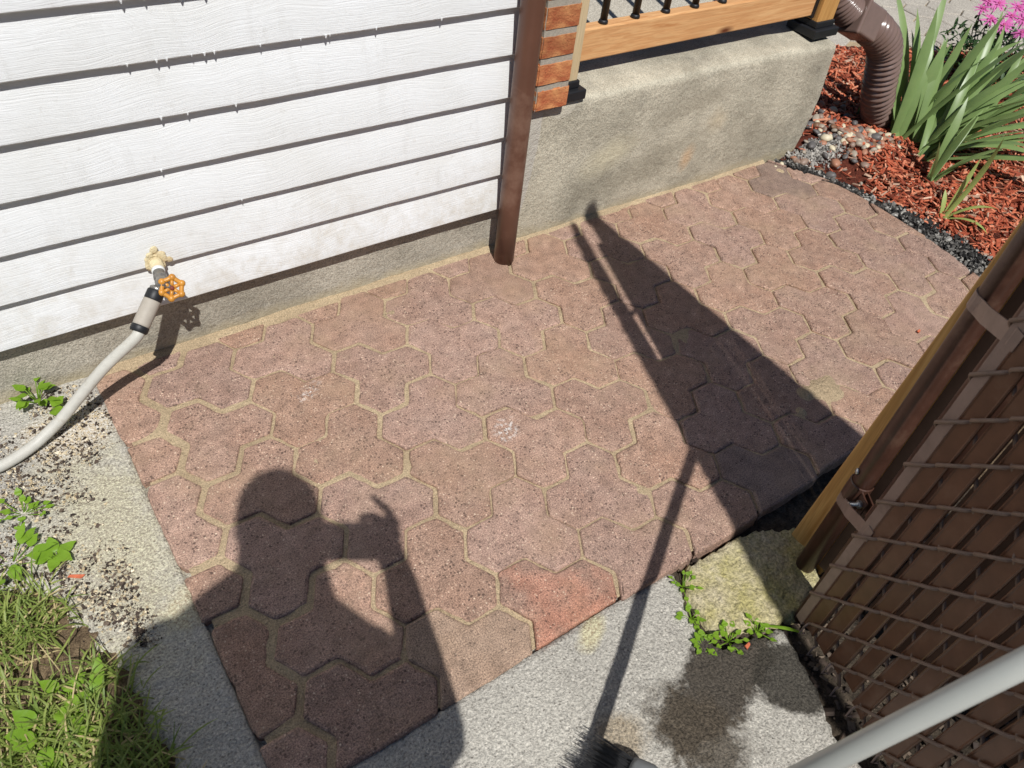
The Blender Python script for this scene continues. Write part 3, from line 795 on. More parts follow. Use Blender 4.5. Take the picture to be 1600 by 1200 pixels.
# ------------------------------------------------------------------ tap and hose
tap = thing('garden_tap', 'outdoor tap with an orange wheel handle on the white siding', 'tap', (0.212, 1.41, 0.262))
b = MB(); rf = random.Random(8)
for k in range(9):
    a = k * 0.75; r = 0.010 + 0.014 * rf.random()
    b.ball((0.211 + r * math.cos(a) * 1.2, 1.406 - 0.002 * rf.random(), 0.268 + r * math.sin(a) * 1.25), (rf.uniform(0.007, 0.012), 0.0030, rf.uniform(0.007, 0.012)), 10, 6)
o = b.obj('foam_seal', M_FOAM, tap, True)
d = o.modifiers.new('r', 'REMESH'); d.mode = 'VOXEL'; d.voxel_size = 0.0022; d.use_smooth_shade = True
tx = bpy.data.textures.new('foam_lumps', 'CLOUDS'); tx.noise_scale = 0.011
d = o.modifiers.new('d', 'DISPLACE'); d.texture = tx; d.strength = 0.0022
A0 = Vector((0.211, 1.412, 0.264)); A1 = Vector((0.203, 1.350, 0.256))
ax = (A1 - A0).normalized()
b = MB(); b.tube([A0, A0 + ax * 0.03], 0.0135, 16); b.obj('stub_pipe', M_FOAM, tap, True)
b = MB(); b.lathe([(0.0125, 0.0), (0.0128, 0.007), (0.0120, 0.009)], frame(A0 + ax * 0.029, ax), 18); b.obj('collar', m_plain('white_tape', srgb(226, 226, 222), 0.6, 0.05), tap, True)
b = MB(); b.lathe([(0.0112, 0.0), (0.0112, 0.012), (0.0128, 0.014), (0.0128, 0.020), (0.0105, 0.023), (0.0130, 0.028), (0.0135, 0.036), (0.0110, 0.044), (0.007, 0.048)], frame(A0 + ax * 0.036, ax), 18)
body = b.obj('valve_body', M_BRASS, tap, True)
WC = Vector((0.2145, 1.3265, 0.2505)); WN = Vector((-0.05, -0.80, 0.56)).normalized()
BC = A0 + ax * 0.068
b = MB(); b.tube([BC, BC.lerp(WC, 0.5), WC + WN * 0.002], [0.0105, 0.008, 0.0055], 14); b.obj('stem', M_BRASS, tap, True)
wm = frame(WC, WN, (1, 0, 0.2)) @ Matrix.Scale(0.84, 4); b = MB()
ring = [wm @ Vector((0.0225 * math.cos(a * PI / 24) * (1 + 0.06 * math.cos(a * PI / 4)), 0.0225 * math.sin(a * PI / 24) * (1 + 0.06 * math.cos(a * PI / 4)), 0)) for a in range(49)]
b.tube(ring, 0.0046, 8, False)
for k in range(6):
    a = k * PI / 3
    b.ball(wm @ Vector((0.0250 * math.cos(a), 0.0250 * math.sin(a), 0)), 0.0072, 10, 6)
    b.tube([wm @ Vector((0.004 * math.cos(a), 0.004 * math.sin(a), 0.001)), wm @ Vector((0.022 * math.cos(a), 0.022 * math.sin(a), 0))], [0.0042, 0.0032], 8)
wh = b.obj('wheel_handle', M_WHEEL, tap, True)
b = MB(); b.lathe([(0.0085, -0.003), (0.0085, 0.003), (0.0055, 0.004), (0.0055, 0.0075), (0.003, 0.009)], wm, 12); b.obj('screw', M_RUST, wh, True)
H0 = BC + Vector((-0.006, 0.0, -0.004)); HD = (Vector((0.150, 1.312, 0.212)) - H0).normalized()
b = MB(); b.lathe([(0.010, 0.0), (0.0145, 0.003), (0.0145, 0.010)], frame(H0 + HD * 0.004, HD), 18); b.obj('outlet', M_BRASS, tap, True)

hose = thing('garden_hose', 'pale grey garden hose with a ribbed grip running from the tap to the ground', 'hose', (-0.105, 1.28, 0))
G0 = H0 + HD * 0.013
b = MB(); b.lathe([(0.0158, 0.0), (0.0168, 0.002), (0.0168, 0.018), (0.0160, 0.020)], frame(G0, HD), 20); b.obj('upper_collar', M_BLACKPLASTIC, hose, True)
prof = [(0.0162, 0.0)]
for k in range(14): prof += [(0.0170, 0.003 + k * 0.0036), (0.0163, 0.0048 + k * 0.0036)]
b = MB(); b.lathe(prof + [(0.0165, 0.056)], frame(G0 + HD * 0.020, HD), 20); b.obj('grip', M_SLEEVE, hose, True)
b = MB(); b.lathe([(0.0165, 0.0), (0.0172, 0.002), (0.0172, 0.011), (0.0150, 0.014)], frame(G0 + HD * 0.075, HD), 20); b.obj('lower_collar', M_BLACKPLASTIC, hose, True)
E0 = G0 + HD * 0.082
path = spline([E0, E0 + HD * 0.02, at_y(166, 571, 1.296), at_y(128, 615, 1.294), at_y(98, 652, 1.290), at_z(62, 688, 0.018), at_z(30, 712, 0.0115), at_z(0, 729, 0.011), at_z(-40, 748, 0.011),
               Vector((-0.30, 1.19, 0.011)), Vector((-0.55, 1.02, 0.010)), Vector((-0.9, 0.85, 0.008))], 10)
b = MB(); b.tube(path, 0.0112, 16); b.obj('tube', M_HOSE, hose, True)

# ------------------------------------------------------------------ garden bed
def bed_z(x, y):
    z = -0.018 + 0.012 * smooth01(0.02, 0.35, x - curve_x(y)) + 0.010 * fbm((x * 6, y * 6, 1)) + 0.006 * fbm((x * 22, y * 22, 4))
    z += 0.045 * math.exp(-((x - 2.50) ** 2 + (y - 1.42) ** 2) / 0.03)
    return z
WL = (3.56, 1.87, 0.447, 0.894)
def walk_d(x, y): return (x - WL[0]) * WL[2] + (y - WL[1]) * WL[3]
V, F = grid(lin(2.14, 5.2, 0.022), lin(-0.6, 2.6, 0.022), bed_z, lambda x, y: x > curve_x(y) - 0.02 and walk_d(x, y) < 0.06 and not (x < 2.33 and y > 1.44))
struct(obj('garden_bed', V, F, M_MULCHBED, smooth=True))
# the black soil strip along the patio edge
def strip_w(y): return 0.020 + 0.095 * (1 - smooth01(0.72, 1.30, y))
V, F = grid(lin(2.14, 2.75, 0.016), lin(0.2, 1.44, 0.016), lambda x, y: bed_z(x, y) + 0.004 + 0.010 * abs(fbm((x * 30, y * 30, 8))),
            lambda x, y: curve_x(y) - 0.015 < x < curve_x(y) + strip_w(y) + 0.03 * fbm((x * 12, y * 12, 3)))
struct(obj('black_soil', V, F, M_BLACKSOIL, smooth=True), 'stuff')

# walkway beyond the bed: pale worn pavers, each one a piece
wb = MB(); wb.add([(2.2, 0.6, -0.022), (7.5, -0.8, -0.022), (7.5, 6, -0.022), (2.2, 6, -0.022)], [(0, 1, 2, 3)])
V, F = grid(lin(2.36, 7.0, 0.1), lin(0.0, 5.5, 0.1), lambda x, y: -0.012, lambda x, y: walk_d(x, y) > -0.05)
walk = struct(obj('walkway', V, F, M_SAND))
rw = random.Random(21)
hexP = []
hx = MB(); r_ = 0.098
for z, q in ((-0.05, 1.0), (-0.004, 1.0), (0.0, 0.95)): hx.V += [Vector((r_ * q * math.cos(PI / 3 * k + 0.4), r_ * q * math.sin(PI / 3 * k + 0.4), z)) for k in range(6)]
hx.F = [(r * 6 + k, r * 6 + (k + 1) % 6, (r + 1) * 6 + (k + 1) % 6, (r + 1) * 6 + k) for r in range(2) for k in range(6)] + [tuple(range(12, 18))]
hme = None
for i in range(-8, 26):
    for j in range(-14, 30):
        e1 = Vector((math.cos(0.4 + PI / 6), math.sin(0.4 + PI / 6))) * 0.176; e2 = Vector((math.cos(0.4 + PI / 2), math.sin(0.4 + PI / 2))) * 0.176
        c = Vector((3.8, 1.9)) + e1 * i + e2 * j
        if walk_d(c.x, c.y) < 0.09 or not (3.0 < c.x < 5.9 and 1.0 < c.y < 3.1): continue
        if hme is None:
            o = obj('paver', hx.V, hx.F, M_WALKPAVER, walk); hme = o.data
        else:
            o = link('paver', hme, None, walk)
        o.location = (c.x, c.y, rw.gauss(0.0, 0.002)); o.rotation_euler = (rw.gauss(0, 0.008), rw.gauss(0, 0.008), rw.gauss(0, 0.02))

def scatter_chips(name, n, sampler, size, mat, kind='stuff', seed=1, tilt=0.35, parent=None):
    rr = random.Random(seed); V = []; F = []
    c = 0
    while c < n:
        s = sampler(rr)
        if s is None: continue
        c += 1
        x, y, z, sc = s
        l, w, t = [rr.uniform(*q) * sc for q in size]
        m = Matrix.Translation((x, y, z)) @ Matrix.Rotation(rr.uniform(0, 2 * PI), 4, 'Z') @ Matrix.Rotation(rr.gauss(0, tilt), 4, 'Y') @ Matrix.Rotation(rr.gauss(0, tilt), 4, 'X')
        k = len(V)
        for sx in (-1, 1):
            ty = rr.uniform(0.35, 1.0)
            for sy in (-1, 1):
                for sz in (-1, 1):
                    V.append(m @ Vector((sx * l / 2 + rr.uniform(-0.1, 0.1) * l, sy * w / 2 * ty, sz * t / 2)))
        F += [tuple(k + q for q in f) for f in ((0, 1, 3, 2), (4, 6, 7, 5), (0, 4, 5, 1), (2, 3, 7, 6), (0, 2, 6, 4), (1, 5, 7, 3))]
    o = obj(name, V, F, mat, parent); o['kind'] = kind
    return o
def mulch_s(rr):
    x, y = rr.uniform(2.3, 4.4), rr.uniform(0.45, 2.25)
    if x > 3.4 and rr.random() < 0.45: return None
    if walk_d(x, y) > 0.015 or x < curve_x(y) + strip_w(y) + 0.03 * fbm((x * 9, y * 9, 3)): return None
    if x < 2.60 - 0.5 * (1.45 - y) and y > 1.16 and rr.random() < 0.86: return None
    if x < 2.36 and y > 1.42: return None
    return x, y, bed_z(x, y) + rr.uniform(0.002, 0.014), rr.choice((0.6, 0.8, 1.0, 1.0, 1.4))
scatter_chips('bark_mulch', 15000, mulch_s, ((0.014, 0.042), (0.004, 0.011), (0.0015, 0.004)), M_CHIP, seed=2)
def strip_s(rr):
    y = rr.uniform(0.45, 1.42); x = curve_x(y) + rr.uniform(-0.004, 1.15) * strip_w(y)
    return x, y, bed_z(x, y) + rr.uniform(0.003, 0.014), rr.choice((0.5, 0.7, 1.0, 1.0, 1.6, 2.2))
scatter_chips('soil_crumbs', 3600, strip_s, ((0.003, 0.009), (0.003, 0.008), (0.002, 0.006)), M_BLACKCRUMB, seed=3, tilt=0.8)
def grey_s(rr):
    x, y = rr.gauss(2.40, 0.06), rr.gauss(1.385, 0.035)
    if x < curve_x(y) or y > 1.43: return None
    return x, y, bed_z(x, y) + rr.uniform(0.002, 0.010), rr.choice((0.5, 0.7, 1.0, 1.6))
scatter_chips('grey_gravel', 1200, grey_s, ((0.003, 0.009), (0.003, 0.008), (0.002, 0.006)), M_GREYCRUMB, seed=4, tilt=0.8)

# pebbles
def pebble_mesh(seed):
    bm = bmesh.new(); bmesh.ops.create_icosphere(bm, subdivisions=2, radius=1.0); rr = random.Random(seed); o = Vector((rr.uniform(0, 99),) * 3)
    for v in bm.verts: v.co *= 1 + 0.28 * noise.noise(v.co * 1.1 + o) + 0.07 * noise.noise(v.co * 2.6 + o)
    me = bpy.data.meshes.new('pebble'); bm.to_mesh(me); bm.free()
    for p in me.polygons: p.use_smooth = True
    me.materials.append(M_PEBBLE); return me
PM = [pebble_mesh(k) for k in range(8)]
pile = thing('pebble_pile', 'pile of mixed brown and cream river pebbles at the porch corner by the ribbed downspout', 'pebbles', (2.5, 1.4, 0.0))
rr = random.Random(14)
def put_pebble(x, y, s, dz=0.0):
    o = bpy.data.objects.new('pebble', rr.choice(PM)); COL.objects.link(o); o.parent = pile
    o.location = Vector((x, y, bed_z(x, y) + s * 0.35 + dz)) - OFF[pile.name]
    o.scale = (s * rr.uniform(0.9, 1.35), s * rr.uniform(0.7, 1.0), s * rr.uniform(0.5, 0.75)); o.rotation_euler = (rr.gauss(0, 0.3), rr.gauss(0, 0.3), rr.uniform(0, 6.28))
for u, v, s in [(1302, 262, .019), (1308, 248, .022), (1259, 245, .016), (1228, 243, .010), (1216, 247, .009), (1246, 240, .011), (1262, 200, .017), (1275, 195, .013), (1298, 208, .015), (1337, 247, .012), (1322, 242, .010),
                (1288, 222, .018), (1300, 232, .014), (1310, 212, .012), (1340, 218, .018), (1352, 212, .016), (1370, 210, .020), (1358, 198, .015), (1345, 190, .014), (1270, 178, .012), (1285, 168, .014), (1262, 182, .013), (1325, 225, .014), (1335, 204, .012), (1318, 195, .013), (1280, 205, .014), (1268, 228, .018), (1290, 240, .013), (1285, 255, .011), (1330, 230, .014), (1325, 175, .014), (1305, 165, .016), (1285, 158, .015), (1320, 160, .014)]:
    p = at_z(u, v, 0.03); put_pebble(p.x, p.y, s * 0.98, 0.009)
for k in range(120):
    x, y = rr.gauss(2.57, 0.11), rr.gauss(1.40, 0.075)
    if x < 2.36 and y > 1.40 or x < curve_x(y) + 0.04 or (y > 1.44 and x < 2.4): continue
    put_pebble(x, y, rr.uniform(0.008, 0.016), 0.006)

# ------------------------------------------------------------------ leaves
def blade(base, az, lean, length, width, droop, seg=12, fold=0.25, twist=0.0, tipw=0.0):
    """sword-like leaf: returns V, F"""
    p = Vector(base); V = []; F = []; el = PI / 2 - lean
    side = Vector((-math.sin(az), math.cos(az), 0))
    for i in range(seg + 1):
        t = i / seg
        d = Vector((math.cos(az) * math.cos(el), math.sin(az) * math.cos(el), math.sin(el)))
        up_ = side.cross(d).normalized()
        if i: p = p + d * (length / seg)
        w = width * (0.62 + 0.75 * t - 0.25 * t * t) * (1 - max(0.0, (t - 0.55) / 0.45) ** 1.7) + 0.0004
        s2 = (side * math.cos(twist * t) + up_ * math.sin(twist * t))
        V += [p - s2 * w / 2, p - up_ * fold * w * (1 - t), p + s2 * w / 2]
        el -= droop / seg * (0.4 + 1.8 * t)
    for i in range(seg):
        for k in range(2): F.append((i * 3 + k, i * 3 + k + 1, i * 3 + k + 4, i * 3 + k + 3))
    return V, F
def iris(label, base, leaves, mat=M_IRIS, group='sword-leaved plants in the mulch'):
    t = thing('iris_plant', label, 'plant', base, group)
    for lf in leaves:
        (u0, v0), az, lean, ln, w, dr, tw = lf
        p = at_z(u0, v0, 0.0); p.z = bed_z(p.x, p.y) - 0.005
        V, F = blade(p, az, lean, ln, w, dr, 12, 0.22, tw)
        obj('leaf', V, F, mat, t, True)
    return t
ri = random.Random(31); D = math.radians
L1 = []
for (u, v) in [(1398, 212), (1404, 214), (1412, 210), (1420, 214), (1428, 222)]:
    for k in range(4): L1.append(((u + ri.uniform(-4, 4), v + ri.uniform(-4, 4)), D(ri.uniform(-40, 90)), D(ri.uniform(4, 34)), ri.uniform(0.34, 0.56), ri.uniform(0.030, 0.046), D(ri.uniform(6, 50)), ri.uniform(-0.5, 0.5)))
iris('large fan of tall grey-green sword leaves touching the foot of the ribbed downspout', at_z(1408, 212), L1)
L2 = []
for (u, v) in [(1434, 236), (1440, 240), (1448, 238), (1455, 243), (1444, 246), (1462, 240)]:
    for k in range(6): L2.append(((u + ri.uniform(-5, 5), v + ri.uniform(-4, 4)), D(ri.uniform(-85, 45)), D(ri.uniform(14, 66)), ri.uniform(0.26, 0.56), ri.uniform(0.028, 0.044), D(ri.uniform(8, 48)), ri.uniform(-0.6, 0.6)))
iris('widest clump of arching sword leaves in the middle of the red mulch', at_z(1445, 240), L2)
L3 = [((1450 + ri.uniform(-5, 5), 284 + ri.uniform(-3, 3)), D(a), D(l), n_, w, D(dr), tw) for a, l, n_, w, dr, tw in
      [(-10, 12, 0.26, 0.030, 10, 0.2), (30, 16, 0.30, 0.030, 18, -0.2), (-40, 30, 0.26, 0.026, 35, 0.3), (150, 8, 0.17, 0.022, 12, 0.1), (-70, 24, 0.24, 0.026, 40, 0.4), (10, 30, 0.32, 0.026, 30, -0.3), (-25, 40, 0.28, 0.022, 40, 0.2)]]
iris('smaller clump of sword leaves rooted nearest the black soil edge, left of the bent seedling', at_z(1450, 284), L3)
L4 = [((1474, 338), D(-8), D(30), 0.30, 0.020, D(-28), 0.2), ((1477, 336), D(-45), D(38), 0.16, 0.016, D(50), 0.0), ((1472, 334), D(60), D(20), 0.09, 0.016, D(20), 0.2), ((1478, 336), D(-80), D(52), 0.15, 0.017, D(60), 0.0), ((1474, 337), D(15), D(40), 0.22, 0.016, D(-10), 0.2)]
iris('small pale bent seedling growing from the black soil beside the patio', at_z(1474, 338), L4, M_IRISPALE)
L5 = [((1342 + k * 3, 178), D(a), D(l), n_, 0.034, D(dr), 0.2) for k, (a, l, n_, dr) in enumerate([(80, 4, 0.26, 8), (20, 8, 0.20, 12), (140, 14, 0.18, 20), (-60, 20, 0.14, 40)])]
iris('short tuft of sword leaves standing behind the ribbed downspout at the porch corner', at_z(1342, 178), L5)
L6 = []
for (u, v) in [(1488, 196), (1500, 190), (1512, 200), (1530, 206)]:
    for k in range(3): L6.append(((u + ri.uniform(-6, 6), v + ri.uniform(-4, 4)), D(ri.uniform(-70, 60)), D(ri.uniform(10, 40)), ri.uniform(0.30, 0.50), ri.uniform(0.024, 0.038), D(ri.uniform(10, 45)), ri.uniform(-0.5, 0.5)))
iris('loose clump of sword leaves in front of the pink flowers', at_z(1505, 198), L6)

# pink flowers
fl = thing('flowering_plant', 'bushy dark-leaved plant with bright pink many-petalled flowers by the walkway', 'flower', (3.62, 1.50, 0))
rr = random.Random(9); V = []; F = []
for k in range(520):
    a = rr.uniform(0, 2 * PI); r = 0.20 * math.sqrt(rr.random()); z = rr.uniform(0.02, 0.20)
    bs = Vector((3.62 + r * math.cos(a), 1.50 + r * math.sin(a), z)); v_, f_ = blade(bs, rr.uniform(0, 6.28), D(rr.uniform(30, 80)), rr.uniform(0.03, 0.07), rr.uniform(0.010, 0.018), D(rr.uniform(0, 60)), 4, 0.15)
    k0 = len(V); V += v_; F += [tuple(i + k0 for i in f) for f in f_]
o = obj('foliage', V, F, M_DARKLEAF, fl); o['kind'] = 'stuff'
for (u, v, x) in [(1535, 14, 3.62), (1560, 6, 3.72), (1590, 12, 3.68), (1600, 30, 3.62), (1568, 40, 3.55), (1596, 52, 3.55), (1548, 30, 3.64), (1580, 26, 3.60), (1612, 44, 3.6), (1545, 2, 3.75), (1620, 20, 3.7), (1606, 5, 3.75)]:
    c = at_x(u, v, x); nrm = Vector((rr.gauss(-0.25, 0.25), rr.gauss(-0.2, 0.25), 1)).normalized(); m = frame(c, nrm); V = []; F = []
    for ring_, (n_, ln, tilt) in enumerate(((15, 0.040, 0.15), (13, 0.032, 0.5), (9, 0.022, 0.95))):
        for k in range(n_):
            a = 2 * PI * k / n_ + rr.uniform(-0.15, 0.15) + ring_; t = tilt + rr.gauss(0, 0.12); w = 0.0042; l = ln * rr.uniform(0.85, 1.1)
            dx, dy = math.cos(a), math.sin(a); k0 = len(V)
            for q, ww in ((0.1, 0.5), (0.6, 1.0), (1.0, 0.35)):
                rr_, hh = l * q * math.cos(t), l * q * math.sin(t) - 0.010 * q * q
                V += [m @ Vector((dx * rr_ - dy * w * ww, dy * rr_ + dx * w * ww, hh)), m @ Vector((dx * rr_ + dy * w * ww, dy * rr_ - dx * w * ww, hh))]
            F += [(k0, k0 + 1, k0 + 3, k0 + 2), (k0 + 2, k0 + 3, k0 + 5, k0 + 4)]
    o = obj('flower_head', V, F, M_PETAL, fl)
    b = MB(); b.ball(c + nrm * 0.004, 0.007, 8, 5); b.obj('flower_centre', M_PISTIL, o, True)
    b = MB(); b.tube([c - nrm * 0.002, c - nrm * 0.05 + Vector((0, 0, -0.03)), Vector((3.62 + (c.x - 3.62) * 0.4, 1.50 + (c.y - 1.50) * 0.4, 0.0))], 0.0022, 6); b.obj('stem', M_DARKLEAF, o, True)

# ------------------------------------------------------------------ grass, weeds, crumbs
rr = random.Random(77)
def grass(name, n, mat, rngL, lean0, seed, cover):
    rr = random.Random(seed); V = []; F = []; c = 0
    while c < n:
        x, y = rr.uniform(-0.62, -0.02), rr.uniform(0.30, 1.04)
        s = lawn_sd(x, y)
        if s < rr.uniform(-0.02, 0.05): continue
        if fbm((x * 8, y * 8, 11)) < cover - rr.uniform(0, 0.5): continue
        c += 1
        v_, f_ = blade((x, y, -0.016), rr.uniform(0, 6.28), abs(rr.gauss(lean0, 0.35)), rr.uniform(*rngL), rr.uniform(0.0011, 0.0036), abs(rr.gauss(0.9, 0.5)), 5, 0.15)
        k0 = len(V); V += v_; F += [tuple(i + k0 for i in f) for f in f_]
    o = obj(name, V, F, mat); o['kind'] = 'stuff'; return o
tag(grass('grass', 7500, M_GRASS, (0.025, 0.085), 0.65, 5, 0.05), 'sparse bright green grass in the lower left corner beside the concrete', 'grass')
tag(grass('dry_grass', 1500, M_DRYGRASS, (0.03, 0.09), 1.15, 6, -0.1), 'dry straw-coloured blades among the green grass in the corner', 'dry grass')

def leafmesh(m, l, w, seg=6, curl=0.2, wave=0.0):
    V = []; F = []
    for i in range(seg + 1):
        t = i / seg; ww = w / 2 * math.sin(PI * min(1, 0.06 + 0.94 * t) ** 0.75) + 0.0004
        z = -curl * l * t * t + wave * math.sin(t * 9) * w * 0.1
        V += [m @ Vector((l * t, -ww, z + 0.12 * ww)), m @ Vector((l * t, 0, z)), m @ Vector((l * t, ww, z + 0.12 * ww))]
    for i in range(seg):
        for k in range(2): F.append((i * 3 + k, i * 3 + k + 1, i * 3 + k + 4, i * 3 + k + 3))
    return V, F
def weed(label, at, spec, mat=M_WEED, name='weed', stem=0.0, z0=-0.006):
    t = thing(name, label, 'weed', (at.x, at.y, z0))
    for az, el, l, w, dx, dy, dz in spec:
        m = Matrix.Translation((at.x + dx, at.y + dy, z0 + dz)) @ Matrix.Rotation(az, 4, 'Z') @ Matrix.Rotation(-el, 4, 'Y')
        V, F = leafmesh(m, l, w, 6, 0.22, 1.0); obj('leaf', V, F, mat, t, True)
    b = MB(); tips = [(at.x + s[4], at.y + s[5], z0 + s[6]) for s in spec]
    for p in tips: b.tube([(at.x, at.y, z0 - 0.004), p], 0.0009, 5)
    b.obj('stem', mat, t, True); return t
def rosette(rr, n, l, w, sp, h):
    out = []
    for k in range(n):
        az = k * 2.4 + rr.uniform(-0.4, 0.4); r = rr.uniform(0.2, 1.0) * sp
        out.append((az, rr.uniform(0.05, 0.7), l * rr.uniform(0.6, 1.15), w * rr.uniform(0.7, 1.15), r * math.cos(az), r * math.sin(az), rr.uniform(0.2, 1.0) * h))
    return out
rr = random.Random(41)
weed('leafy weed at the foot of the foundation beside the hose', at_z(58, 625), rosette(rr, 14, 0.028, 0.017, 0.032, 0.045))
weed('broad twisted weed leaf touching the pale hose', at_z(82, 645), [(-0.9, 0.5, 0.045, 0.026, 0.0, 0.0, 0.012), (0.5, 0.3, 0.030, 0.024, 0.005, 0.004, 0.02)])
weed('broad-leaved seedling with five round leaves standing on the sandy concrete', at_z(88, 868), [(0.3, 0.2, 0.034, 0.022, 0.004, 0.0, 0.01), (1.6, 0.3, 0.034, 0.022, 0, 0.004, 0.012), (2.7, 0.25, 0.042, 0.024, -0.004, 0, 0.012), (4.2, 0.2, 0.032, 0.021, 0, -0.004, 0.008), (5.3, 0.3, 0.034, 0.022, 0.003, -0.003, 0.012)])
weed('clump of yellow-green weeds at the left edge above the grass', at_z(15, 880), rosette(rr, 12, 0.034, 0.019, 0.045, 0.025))
weed('scattered small-leaved weed above the seedling on the sandy concrete', at_z(35, 800), rosette(rr, 14, 0.016, 0.012, 0.045, 0.02))
weed('single upright plantain leaf at the edge of the grass', at_z(150, 1085), [(1.15, 0.55, 0.062, 0.022, 0.0, 0.0, 0.004), (2.6, 0.3, 0.03, 0.014, 0, 0, 0.003)])
weed('bright clover-like weed low in the grass corner', at_z(80, 1150), rosette(rr, 9, 0.038, 0.026, 0.03, 0.02))
weed('pale round-leaved weed among the grass', at_z(105, 1085), rosette(rr, 4, 0.028, 0.022, 0.015, 0.02))
crk = random.Random(17)
for (u, v, n_, l, lab) in [(1068, 915, 12, 0.013, 'row of tiny weeds up the left side of the mossy stone'), (1082, 965, 12, 0.016, 'tiny weeds at the lower left corner of the mossy stone'), (1100, 1008, 16, 0.017, 'leafy weeds in the crack below the mossy stone'),
                           (1140, 1000, 15, 0.018, 'rounded weeds along the lower edge of the mossy stone'), (1185, 985, 13, 0.017, 'weeds by the lower right corner of the mossy stone')]:
    weed(lab, at_z(u, v, -0.015), [(a, e, q * 1.0, w, dx, dy, dz) for a, e, q, w, dx, dy, dz in rosette(crk, n_, l * 0.8, l * 0.6, 0.026, 0.013)], z0=-0.018)
t = thing('grass_tuft', 'single broad grass blade arching over the dark damp concrete', 'grass', at_z(1198, 980), None)
V, F = blade(at_z(1198, 978, -0.012), -0.9, 1.1, 0.065, 0.007, 0.5, 8); obj('leaf', V, F, M_WEED, t, True)

def dirt_s(rr):
    u, v = rr.uniform(-60, 330), rr.uniform(600, 1010)
    p = at_z(u, v); x, y = p.x, p.y
    if x > PX0 - 0.004 or y > 1.43: return None
    d = 0.22 + 0.9 * fbm((x * 7, y * 7, 21)) + 0.7 * fbm((x * 26, y * 26, 6))
    d += 0.45 * math.exp(-((x + 0.02) ** 2 + (y - 1.31) ** 2) / 0.006) + 0.25 * math.exp(-((x + 0.15) ** 2 + (y - 1.15) ** 2) / 0.02)
    d -= 0.75 * smooth01(-0.10, 0.02, x) * smooth01(1.28, 1.18, y)
    if rr.random() > d: return None
    return x, y, slab_z(x, y) + 0.001, rr.choice((0.35, 0.4, 0.5, 0.5, 0.7, 0.7, 1.0, 1.8))
scatter_chips('dirt_crumbs', 5500, dirt_s, ((0.0018, 0.0055), (0.0018, 0.0045), (0.0006, 0.0018)), M_CRUMB, seed=31, tilt=0.5)
scatter_chips('sandy_gravel', 3600, dirt_s, ((0.0015, 0.0042), (0.0015, 0.0036), (0.0006, 0.0018)), M_SANDCRUMB, seed=32, tilt=0.5)
for u, v, a, lab in [(118, 899, 2.6, 'red bark chip on the sandy concrete by the seedling'), (12, 963, 2.9, 'red bark chip at the left edge above the grass'), (140, 1166, 1.8, 'small red bark chip on the shaded concrete'),
                     (1435, 518, 0.2, 'tiny red bark chip lying on the patio pavers near the fence'), (1172, 1003, 0.2, 'small orange fragment on the damp concrete')]:
    p = at_z(u, v, 0.002)
    if p.x < PX0: p.z = slab_z(p.x, p.y) + 0.003
    if v > 1000 and u > 900: p.z = slab_z(p.x, p.y) + 0.003
    b = MB(); m = Matrix.Translation(p) @ Matrix.Rotation(a, 4, 'Z')
    l = 0.014 if u < 900 else 0.007
    b.add([m @ Vector(q) for q in ((-l, -0.004, 0), (l * 0.8, -0.003, 0), (l, 0.002, 0.001), (-l * 0.7, 0.004, 0.001), (-l, -0.003, 0.003), (l * 0.7, -0.002, 0.004), (l * 0.9, 0.002, 0.004), (-l * 0.6, 0.003, 0.003))],
          [(0, 3, 2, 1), (4, 5, 6, 7), (0, 1, 5, 4), (1, 2, 6, 5), (2, 3, 7, 6), (3, 0, 4, 7)])
    tag(b.obj('bark_chip', M_CHIP), lab, 'bark chip')

# mossy stone
V = []; F = []
gx, gy = lin(0.76, 1.17, 0.007), lin(0.18, 0.43, 0.007)
def stone_z(x, y):
    d = edge_dist(x, y, STONE); d = d if in_poly(x, y, STONE) else -d
    d += 0.008 * fbm((x * 40, y * 40, 3))
    return -0.012 - 0.06 * (1 - smooth01(-0.005, 0.006, d)) + 0.003 * fbm((x * 16, y * 16, 5)) + 0.0025 * fbm((x * 60, y * 60, 2)) - 0.008 * smooth01(1.0, 1.1, x)
V, F = grid(gx, gy, stone_z, lambda x, y: in_poly(x, y, STONE) or edge_dist(x, y, STONE) < 0.012)
tag(obj('mossy_stone', V, F, M_MOSS, smooth=True), 'yellow-green mossy block of old concrete at the corner of the patio by the fence', 'stone')
# dark soil between the slab and the fence
V, F = grid(lin(0.70, 1.6, 0.016), lin(-0.9, 0.44, 0.016), lambda x, y: -0.030 - 0.02 * smooth01(0.9, 1.0, x) * (1 - smooth01(0.30, 0.38, y)) + 0.012 * fbm((x * 24, y * 24, 6)), lambda x, y: x > slab_right_x(min(y, 0.42)) - 0.02)
struct(obj('soil_strip', V, F, M_DARKSOIL, smooth=True))
# dark litter under the fence
def litter_s(rr):
    y = rr.uniform(-0.25, 0.45); x = rr.uniform(0.80, 1.5)
    if x < slab_right_x(min(y, 0.42)) - 0.01: return None
    return x, y, -0.035 - 0.02 * smooth01(0.9, 1.0, x) + rr.uniform(0, 0.014), rr.choice((0.6, 1, 1.5, 2))
scatter_chips('soil_litter', 2600, litter_s, ((0.004, 0.014), (0.003, 0.008), (0.002, 0.004)), M_CRUMB, seed=33, tilt=0.6)

